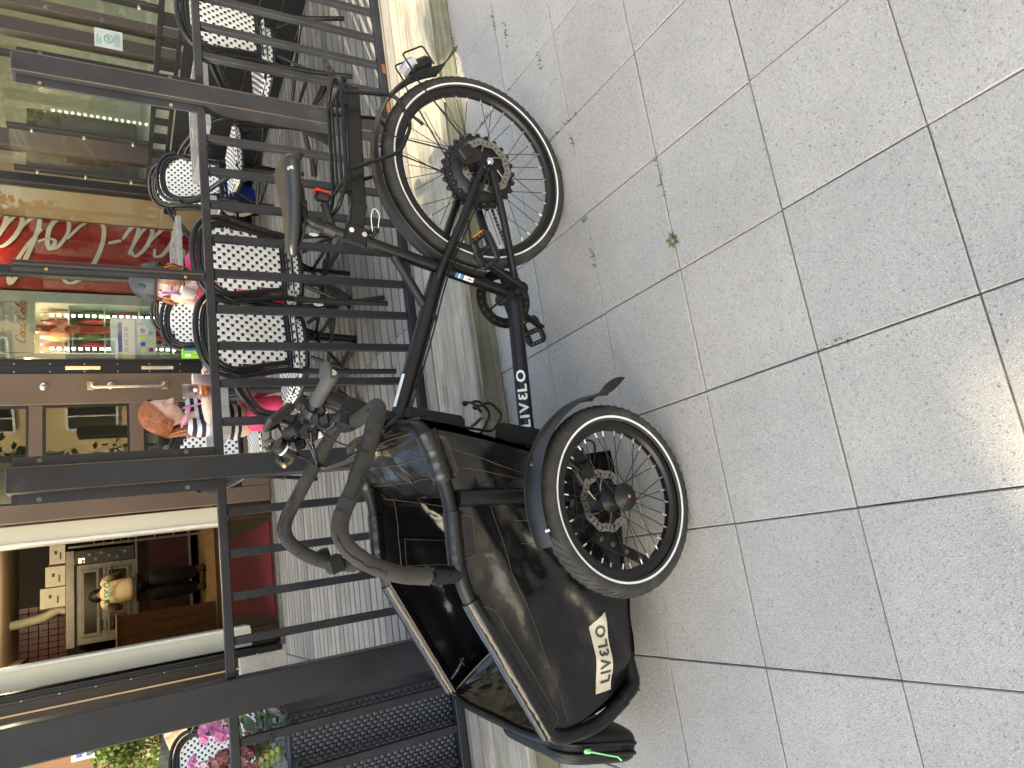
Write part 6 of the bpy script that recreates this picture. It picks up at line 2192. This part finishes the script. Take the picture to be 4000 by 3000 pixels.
for c_ in ((1.415, 3.285, .655), (1.535, 3.29, .625)):
    q = MB(); q.ball(c_, .05, 1.35, .28, .62, 18, 10, Matrix.Rotation(-.1, 3, 'Y'))
    sh_ = q.build('shoe', 'sole_tan', g1)
cup = thing('paper_cup', 'white tub held tilted in the helmeted child\'s hands', 'cup', (0, 0, 0))
q = MB(); q.lathe([(0, .0), (.024, .0), (.029, .058), (.0305, .06), (.028, .06), (.023, .006), (0, .006)], Matrix.Translation((1.338, 3.318, 1.012)) @ frame_to((0, 0, 1), (-.2, -.1, 1)).to_4x4() @ Matrix.Rotation(-.35, 4, 'Y') if False else Matrix.Translation((1.335, 3.318, 1.014)) @ Matrix.Rotation(.18, 4, 'X') @ Matrix.Rotation(.12, 4, 'Y'), 20); q.build('tub', 'cup_white', cup)
sp_ = thing('plastic_spoon', 'purple plastic spoon sticking out of the white tub by the child\'s mouth', 'spoon', (0, 0, 0))
q = MB(); q.tube(crom([(1.335, 3.315, 1.06), (1.338, 3.318, 1.11), (1.340, 3.325, 1.15)], 4), [.0035] * 5 + [.004, .006, .008, .004], 8, flat=(1, .5)); q.tube([(1.352, 3.325, 1.108), (1.385, 3.355, 1.106)], .004, 6); q.build('spoon', 'purple_plastic', sp_)

# red-haired girl in the striped top
g2 = thing('person', 'red-haired girl in a black and white striped top looking down at the table', 'person', (0, 0, 0))
H2, h2 = Vector((.972, 4.235, 1.108)), .215
R2 = frame_to((.86, -.46, -.30), (.16, -.02, 1))
q = MB()
chain(q, [(.93, 4.30, .60), (.935, 4.30, .74), (.94, 4.28, .88), (.945, 4.265, .97), (.955, 4.25, 1.03)], [.11, .10, .105, .044, .042])
chain(q, [(.88, 4.19, .945), (.87, 4.13, .86), (.98, 4.06, .895), (1.03, 4.03, .90)], [.042, .038, .032, .022]); chain(q, [(1.03, 4.33, .95), (1.09, 4.30, .88), (1.14, 4.18, .90), (1.15, 4.12, .90)], [.042, .038, .03, .022])
chain(q, [(.90, 4.30, .60), (.98, 4.14, .60), (1.0, 4.12, .38), (1.0, 4.15, .17)], [.08, .058, .044, .034]); chain(q, [(.99, 4.36, .60), (1.12, 4.22, .60), (1.13, 4.20, .38), (1.13, 4.23, .17)], [.08, .058, .044, .034])
P_ = head_geo(q, H2, h2, R2)
hand_geo(q, (1.03, 4.03, .902), frame_to((.9, -.3, 0), (0, 0, 1)), .058, .7, 1); hand_geo(q, (1.15, 4.12, .902), frame_to((.7, -.6, 0), (0, 0, 1)), .058, .7, -1)
for x, y_ in ((1.0, 4.04), (1.13, 4.13)):
    q.ball((x + .03, y_ - .02, .155), .05, 1.5, .85, .55)
q.build('body', 'skin_fair', g2)
face_parts(P_, g2, H2, h2, R2, .35, 'hair_red')
q = MB()
shell(q, H2, h2, R2, .70, 1.07, .035, 5, .20, (64, 30))
rr_ = random.Random(9)
for k in range(420):
    a = rr_.uniform(1.15, 2 * pi - 1.15)
    th = rr_.uniform(.08, .45) * pi
    def on(th_, a_, sc=1.08):
        d = Vector((sin(th_) * sin(a_), sin(th_) * cos(a_), cos(th_)))
        return H2 + R2 @ (Vector((d.x * .385, d.y * .455, d.z * .51)) * h2 * sc)
    nape = H2 + R2 @ (Vector((.05, -.46, -.30)) * h2) + Vector((rr_.gauss(0, .006), rr_.gauss(0, .006), rr_.gauss(0, .008)))
    a2 = a + (pi - a) * .45
    q.tube(crom([on(th, a, 1.07), on(th + .5, a + (pi - a) * .2, 1.075), on(min(2.0, th + 1.0), a2, 1.07), nape], 4), [.0018] * 9 + [.0018, .0016, .0014, .001], 4)
for k in range(46):
    st = H2 + R2 @ (Vector((.06, -.44, -.30)) * h2)
    o_ = Vector((rr_.gauss(0, .014), rr_.gauss(0, .014), 0))
    q.tube(crom([st + o_ * .5, (.885 + o_.x, 4.25 + o_.y, .99), (.868 + o_.x * 1.1, 4.22 + o_.y, .93), (.862 + o_.x * .9, 4.20 + o_.y * .9, .86 + rr_.uniform(-.06, .03))], 5), [.005] * 12 + [.004, .003, .002, .001], 5)
q.build('hair', 'hair_red', g2)
q = MB()
chain(q, [(.93, 4.30, .64), (.935, 4.30, .76), (.94, 4.28, .885), (.947, 4.262, .975)], [.118, .112, .118, .055]); chain(q, [(.92, 4.23, .955), (.878, 4.185, .94), (.862, 4.145, .875), (.90, 4.09, .87)], [.06, .057, .052, .044]); chain(q, [(1.0, 4.30, .96), (1.04, 4.325, .945), (1.09, 4.30, .895)], [.06, .057, .048])
tp_ = q.build('striped_top', 'striped_knit', g2)
q = MB(); q.tube(crom([(1.012, 4.24, 1.0), (1.01, 4.195, .965), (1.02, 4.18, .92), (1.035, 4.17, .87)], 4), .006, 6); q.tube(crom([(.90, 4.22, 1.012), (.955, 4.18, .985), (1.01, 4.195, .967), (1.02, 4.26, .99)], 4), .006, 6); q.build('pink_trim', 'petal_pink', tp_)
q = MB(); chain(q, [(.90, 4.30, .61), (.982, 4.14, .605), (1.0, 4.115, .46)], [.085, .066, .05]); chain(q, [(.99, 4.36, .61), (1.122, 4.22, .605), (1.13, 4.195, .46)], [.085, .066, .05]); q.build('pink_shorts', 'shirt_pink', g2)

# cook at the oven, seen from behind
g3 = thing('person', 'cook in a tan T-shirt and dark jeans leaning towards the oven, seen from behind', 'person', (0, 0, 0))
q = MB()
chain(q, [(.17, 11.32, .95), (.165, 11.36, 1.10), (.15, 11.43, 1.30), (.145, 11.53, 1.44), (.14, 11.64, 1.48)], [.11, .10, .11, .055, .05])
chain(q, [(.06, 11.32, .92), (.05, 11.34, .55), (.055, 11.40, .22), (.055, 11.36, .17)], [.10, .075, .05, .05]); chain(q, [(.27, 11.30, .92), (.29, 11.28, .55), (.31, 11.32, .22), (.31, 11.29, .17)], [.10, .075, .05, .05])
chain(q, [(.0, 11.46, 1.42), (-.07, 11.62, 1.22), (-.05, 11.85, 1.30), (-.04, 11.9, 1.31)], [.058, .048, .036, .03]); chain(q, [(.30, 11.44, 1.42), (.39, 11.56, 1.22), (.36, 11.82, 1.26), (.35, 11.88, 1.27)], [.058, .048, .036, .03])
R3 = frame_to((-.05, .85, -.5))
P_ = head_geo(q, (.135, 11.78, 1.50), .225, R3)
hand_geo(q, (-.04, 11.9, 1.31), frame_to((0, 1, .1)), .09, 1.0, 1); hand_geo(q, (.35, 11.88, 1.27), frame_to((0, 1, .1)), .09, 1.0, -1)
q.build('body', 'skin_dark', g3)
q = MB(); shell(q, (.135, 11.78, 1.50), .225, R3, .62, 1.05, .03, 1, .25); q.build('hair', 'hair_black', g3)
q = MB()
chain(q, [(.17, 11.31, .99), (.165, 11.34, 1.12), (.15, 11.41, 1.33), (.145, 11.50, 1.47)], [.17, .165, .18, .085]); chain(q, [(.06, 11.43, 1.41), (-.005, 11.48, 1.40), (-.055, 11.57, 1.29)], [.085, .075, .07]); chain(q, [(.24, 11.42, 1.41), (.305, 11.46, 1.40), (.36, 11.52, 1.29)], [.085, .075, .07])
ts_ = q.build('tan_shirt', 'shirt_tan', g3)
q = MB()
add_text(q, 'SKG', (.085, 11.205, 1.345), (1, .0, 0), (0, .34, .94), height=.085, bold=.03)
q.ball((.04, 11.222, 1.385), .03, .8, .15, 1, 10, 6); q.tube([(.012, 11.232, 1.425), (.03, 11.224, 1.405), (.05, 11.224, 1.405), (.065, 11.232, 1.43)], .007, 6)
q.build('lettering', 'sign_teal', ts_)
q = MB(); chain(q, [(.08, 11.32, .94), (.07, 11.34, .55), (.06, 11.40, .24)], [.135, .112, .09]); chain(q, [(.25, 11.30, .94), (.26, 11.28, .55), (.29, 11.32, .24)], [.135, .112, .09]); chain(q, [(.09, 11.31, .98), (.25, 11.30, .98)], [.13, .13]); q.build('jeans', 'denim_dark', g3)
q = MB(); q.tube(fillet([(.0, 11.22, 1.03), (.17, 11.16, 1.04), (.34, 11.2, 1.02), (.34, 11.4, 1.02), (.0, 11.42, 1.02)], .05, closed=True), .02, 6, closed=True); q.build('apron_tie', 'strap_black', g3)
for x, y_ in ((.055, 11.36), (.31, 11.29)):
    q = MB(); q.ball((x, y_ + .04, .18), .06, .85, 1.8, .6); q.build('shoe', 'strap_black', g3)

# lights in the two tan shades, then added lamps that brighten the shop
for (x, y_, z, e_) in ((2.06, 6.9, 2.10, 6), (2.25, 6.85, 2.06, 4)):
    ld = bpy.data.lights.new('interior_fill', 'POINT'); ld.energy = e_; ld.color = (1, .82, .58); ld.shadow_soft_size = .05
    lo = bpy.data.objects.new('interior_fill', ld); COL.objects.link(lo); lo.location = (x, y_, z - .14)
for (x, y_) in ((3.0, 6.58), (4.6, 6.75), (6.2, 6.75)):  # unseen lamps added to brighten the red cooler and right-hand room
    t_ = thing('fill_lamp', 'added fill lamp inside the shop window above the red cooler' if x < 4 else ('added fill lamp beyond the side fence, nearer of the two' if x < 5 else 'added fill lamp beyond the side fence, farther of the two'), 'lamp', (x, y_, 2.42), 0, 'added shop fill lamps')
    q = MB(); q.lathe([(.01, .16), (.012, .02), (.05, 0), (.09, -.10)], seg=20); q.build('lamp_shade', 'cardboard_tan', t_)
    q = MB(); q.ball((0, 0, -.05), .03, seg=12, rings=8); q.build('bulb', 'lamp_glow', t_)
    ld = bpy.data.lights.new('interior_fill', 'POINT'); ld.energy = 1.6 if x < 4 else 2.2; ld.color = (1, .86, .66); ld.shadow_soft_size = .06
    lo = bpy.data.objects.new('interior_fill', ld); COL.objects.link(lo); lo.parent = t_; lo.location = (0, 0, -.14)

# ------------------------------------------------------------------ street scene beyond and opposite
mat_leaf('tree_leaf', [(.035, .065, .015), (.07, .115, .025), (.13, .17, .04)], .55, .3)
mat('bark', (.10, .075, .05), .9, 0, .3, 12, .6, 30, .01)
mat('brown_wall', (.13, .075, .045), .85, 0, .2, 2)
mat('yellow_wall', (.62, .47, .24), .85, 0, .1, 1.5, .3, 20, .01)
mat('pale_wall', (.55, .52, .44), .85, 0, .1, 1.5, .3, 20, .01)
mat('roof_tile', (.16, .06, .04), .8, 0, .2, 6)
mat('car_paint', (.008, .014, .06), .25, .2, .1, 4, coat=.8)
def tree(name, label, base, h, r, n, leaf, seed, trunk=.12, zlo=.35, shape=1.0):
    r_ = random.Random(seed)
    t_ = thing(name, label, 'tree' if h > 2 else 'shrub', base)
    q = MB()
    q.tube(crom([(0, 0, 0), (.03 * h * .2, 0, h * .25), (0, .05, h * .5), (.04, 0, h * .8)], 4), [trunk * (1 - .07 * k) for k in range(13)], 10)
    C = []
    for k in range(max(6, int(9 * shape))):
        an = r_.uniform(0, 2 * pi)
        rr = r * r_.uniform(.25, .75)
        c = Vector((rr * cos(an), rr * sin(an), h * r_.uniform(zlo + .12, .9)))
        C.append((c, r * r_.uniform(.28, .5)))
        q.tube(crom([(0, 0, h * r_.uniform(.2, .45)), c * .5 + Vector((0, 0, h * .2)), c], 3), [trunk * .45, trunk * .4, trunk * .35, trunk * .3, trunk * .2, trunk * .15, trunk * .06], 6)
    q.build('trunk', 'bark', t_)
    q = MB()
    for k in range(n):
        c, cr = C[r_.randrange(len(C))]
        d = Vector((r_.gauss(0, 1), r_.gauss(0, 1), r_.gauss(0, .8)))
        p = c + d.normalized() * cr * r_.random() ** .4
        a = Vector((r_.gauss(0, 1), r_.gauss(0, 1), r_.gauss(0, 1))).normalized()
        nn = a.orthogonal().normalized()
        nn = Quaternion(a, r_.uniform(0, 6.28)) @ nn
        b_ = a.cross(nn)
        L, W = leaf * r_.uniform(.7, 1.3), leaf * .42
        q.add([p, p + a * L * .5 + b_ * W, p + a * L, p + a * L * .5 - b_ * W], [(0, 1, 2), (0, 2, 3)], True)
    q.build('crown', 'tree_leaf', t_)
    return t_
tree('leafy_shrub', 'bright green shrub beyond the deck, left of the tall steel post', (-2.15, 12.2, 0), 1.75, .85, 2600, .085, 3, .04, .0)
q = MB(); q.box((-6.3, 15.6, 1.5), (8, .4, 3.0)); tag(q.build('brown_wall', 'brown_wall'), 'brown boundary wall behind the green shrub', 'wall')
sg_ = thing('street_sign', 'small blue and white lettered sign above the green shrub', 'sign', (-2.25, 14.6, 1.46))
q = MB(); q.box((0, 0, .22), (.30, .03, .5), bev=.004); q.build('board', 'poster_white', sg_)
q = MB()
for z in (.08, .22, .36):
    q.box((-.06, -.017, z), (.10, .004, .085)); q.box((.07, -.017, z), (.09, .004, .085))
q.build('blue_print', 'print_blue', sg_)
q = MB(); q.tube([(0, .03, -1.46), (0, .03, .0)], .03, 8); q.build('pole', 'steel', sg_)
car = thing('parked_car', 'dark blue car parked beyond the left end of the deck', 'car', (-3.55, 9.6, 0))
prof = [(-2.0, .32), (1.9, .32), (2.0, .42), (2.0, .62), (1.9, .82), (1.2, .95), (.55, 1.0), (-.1, 1.42), (-1.2, 1.46), (-1.85, 1.05), (-2.0, .95)]
q = MB()
q.prism(prof, (0, -.82, 0), (1, 0, 0), (0, 0, 1), -1.64, False); q.build('body', 'car_paint', car)
q = MB(); q.prism([(.42, 1.02), (-.12, 1.36), (-1.15, 1.40), (-1.6, 1.05)], (0, -.826, 0), (1, 0, 0), (0, 0, 1), -.003); q.prism([(.50, 1.035), (-.08, 1.40), (-.06, 1.405), (.53, 1.04)], (0, -.7, 0), (1, 0, 0), (0, 0, 1), -1.4); q.build('windows', 'oven_glass', car)
for x in (-1.3, 1.3):
    for y_ in (-.80, .80):
        q = MB(); q.lathe([(0, -.1), (.2, -.1), (.31, -.09), (.32, 0), (.31, .09), (.2, .1), (0, .1)], Matrix.Translation((x, y_, .32)) @ Matrix.Rotation(pi / 2, 4, 'X'), 28); wl_ = q.build('wheel', 'tire_rubber', car)
        q = MB(); q.lathe([(0, -.105), (.19, -.105), (.2, -.1)], Matrix.Translation((x, y_, .32)) @ Matrix.Rotation(pi / 2, 4, 'X'), 20); q.build('rim', 'oven_steel', wl_)
for y_ in (-.6, .6):
    q = MB(); q.ball((1.90, y_, .74), .13, .6, 1.2, .6); q.build('headlight', 'lamp_lens', car)
q = MB(); q.box((2.003, 0, .5), (.02, .9, .10)); q.build('grille', 'black_plastic', car)

# across the street, seen in the window reflections and giving the warm bounce
def block(name, label, x0, x1, y_, h, wallm, rz):
    t_ = thing(name, label, 'building', ((x0 + x1) / 2, y_, 0), rz)
    W = x1 - x0
    q = MB(); q.box((0, -4, h / 2), (W, 8, h)); wl = q.build('wall', wallm, t_)
    q = MB(); q.box((0, -4, h + .2), (W + .5, 8.5, .4)); q.build('roof', 'roof_tile', t_)
    for fl_ in range(int(h // 3.1)):
        n = int(W // 2.6)
        for k in range(n):
            x = -W / 2 + (k + .5) * W / n
            q = MB()
            z = 1.75 + fl_ * 3.1
            for c, s in (((x - .58, .03, z), (.08, .1, 1.6)), ((x + .58, .03, z), (.08, .1, 1.6)), ((x, .03, z + .78), (1.08, .1, .08)), ((x, .03, z - .78), (1.08, .1, .08)), ((x, .03, z), (.05, .09, 1.48))):
                q.box(c, s)
            wd_ = q.build('window', 'white_paint', t_)
            q = MB(); q.box((x, .012, z), (1.08, .02, 1.48)); q.build('pane', 'oven_glass', wd_)
block('street_house', 'yellow rendered house across the street with white windows', -4, 12, -19, 9.6, 'yellow_wall', radians(48))
block('street_house', 'pale rendered house across the street with white windows', 12, 30, -9, 8.0, 'pale_wall', radians(58))
for i, (x, y_, h) in enumerate(((-3.5, -13.5, 6.2), (3.0, -12, 5.4), (9, -8.5, 6.6), (13.5, -4, 5.8))):
    tree('street_tree', ['leafy street tree opposite, behind the camera', 'smaller leafy street tree in front of the yellow house', 'tall leafy street tree in front of the pale house', 'leafy street tree opposite, farthest right along the street'][i], (x, y_, 0), h, 2.3, 4200, .24, 30 + i, .14, .08, 1.6)

# unseen blocks added to shade the cafe front; gaps shaped to pass sun patches
ch_ = thing('sun_blocker', 'unseen blocker with gaps, added to shade the cafe front', 'building', (0, 0, 0), math.atan2(.399, .917))
q = MB()
for (p0, p1, z0, z1) in ((-1.05, .22, 0, 17.5), (.58, 1.0, 0, 17.5), (1.0, 1.28, 0, 10.85), (1.28, 1.88, 0, 10.45), (1.88, 6.9, 0, 17.5)):
    q.box((-15, (p0 + p1) / 2, (z0 + z1) / 2), (2.0, p1 - p0, z1 - z0))
q.box((-15.85, .40, 4.75), (.3, .36, 9.5)); q.box((-15.85, .40, 13.85), (.3, .36, 7.3))
q.build('wall', 'pale_wall', ch_)
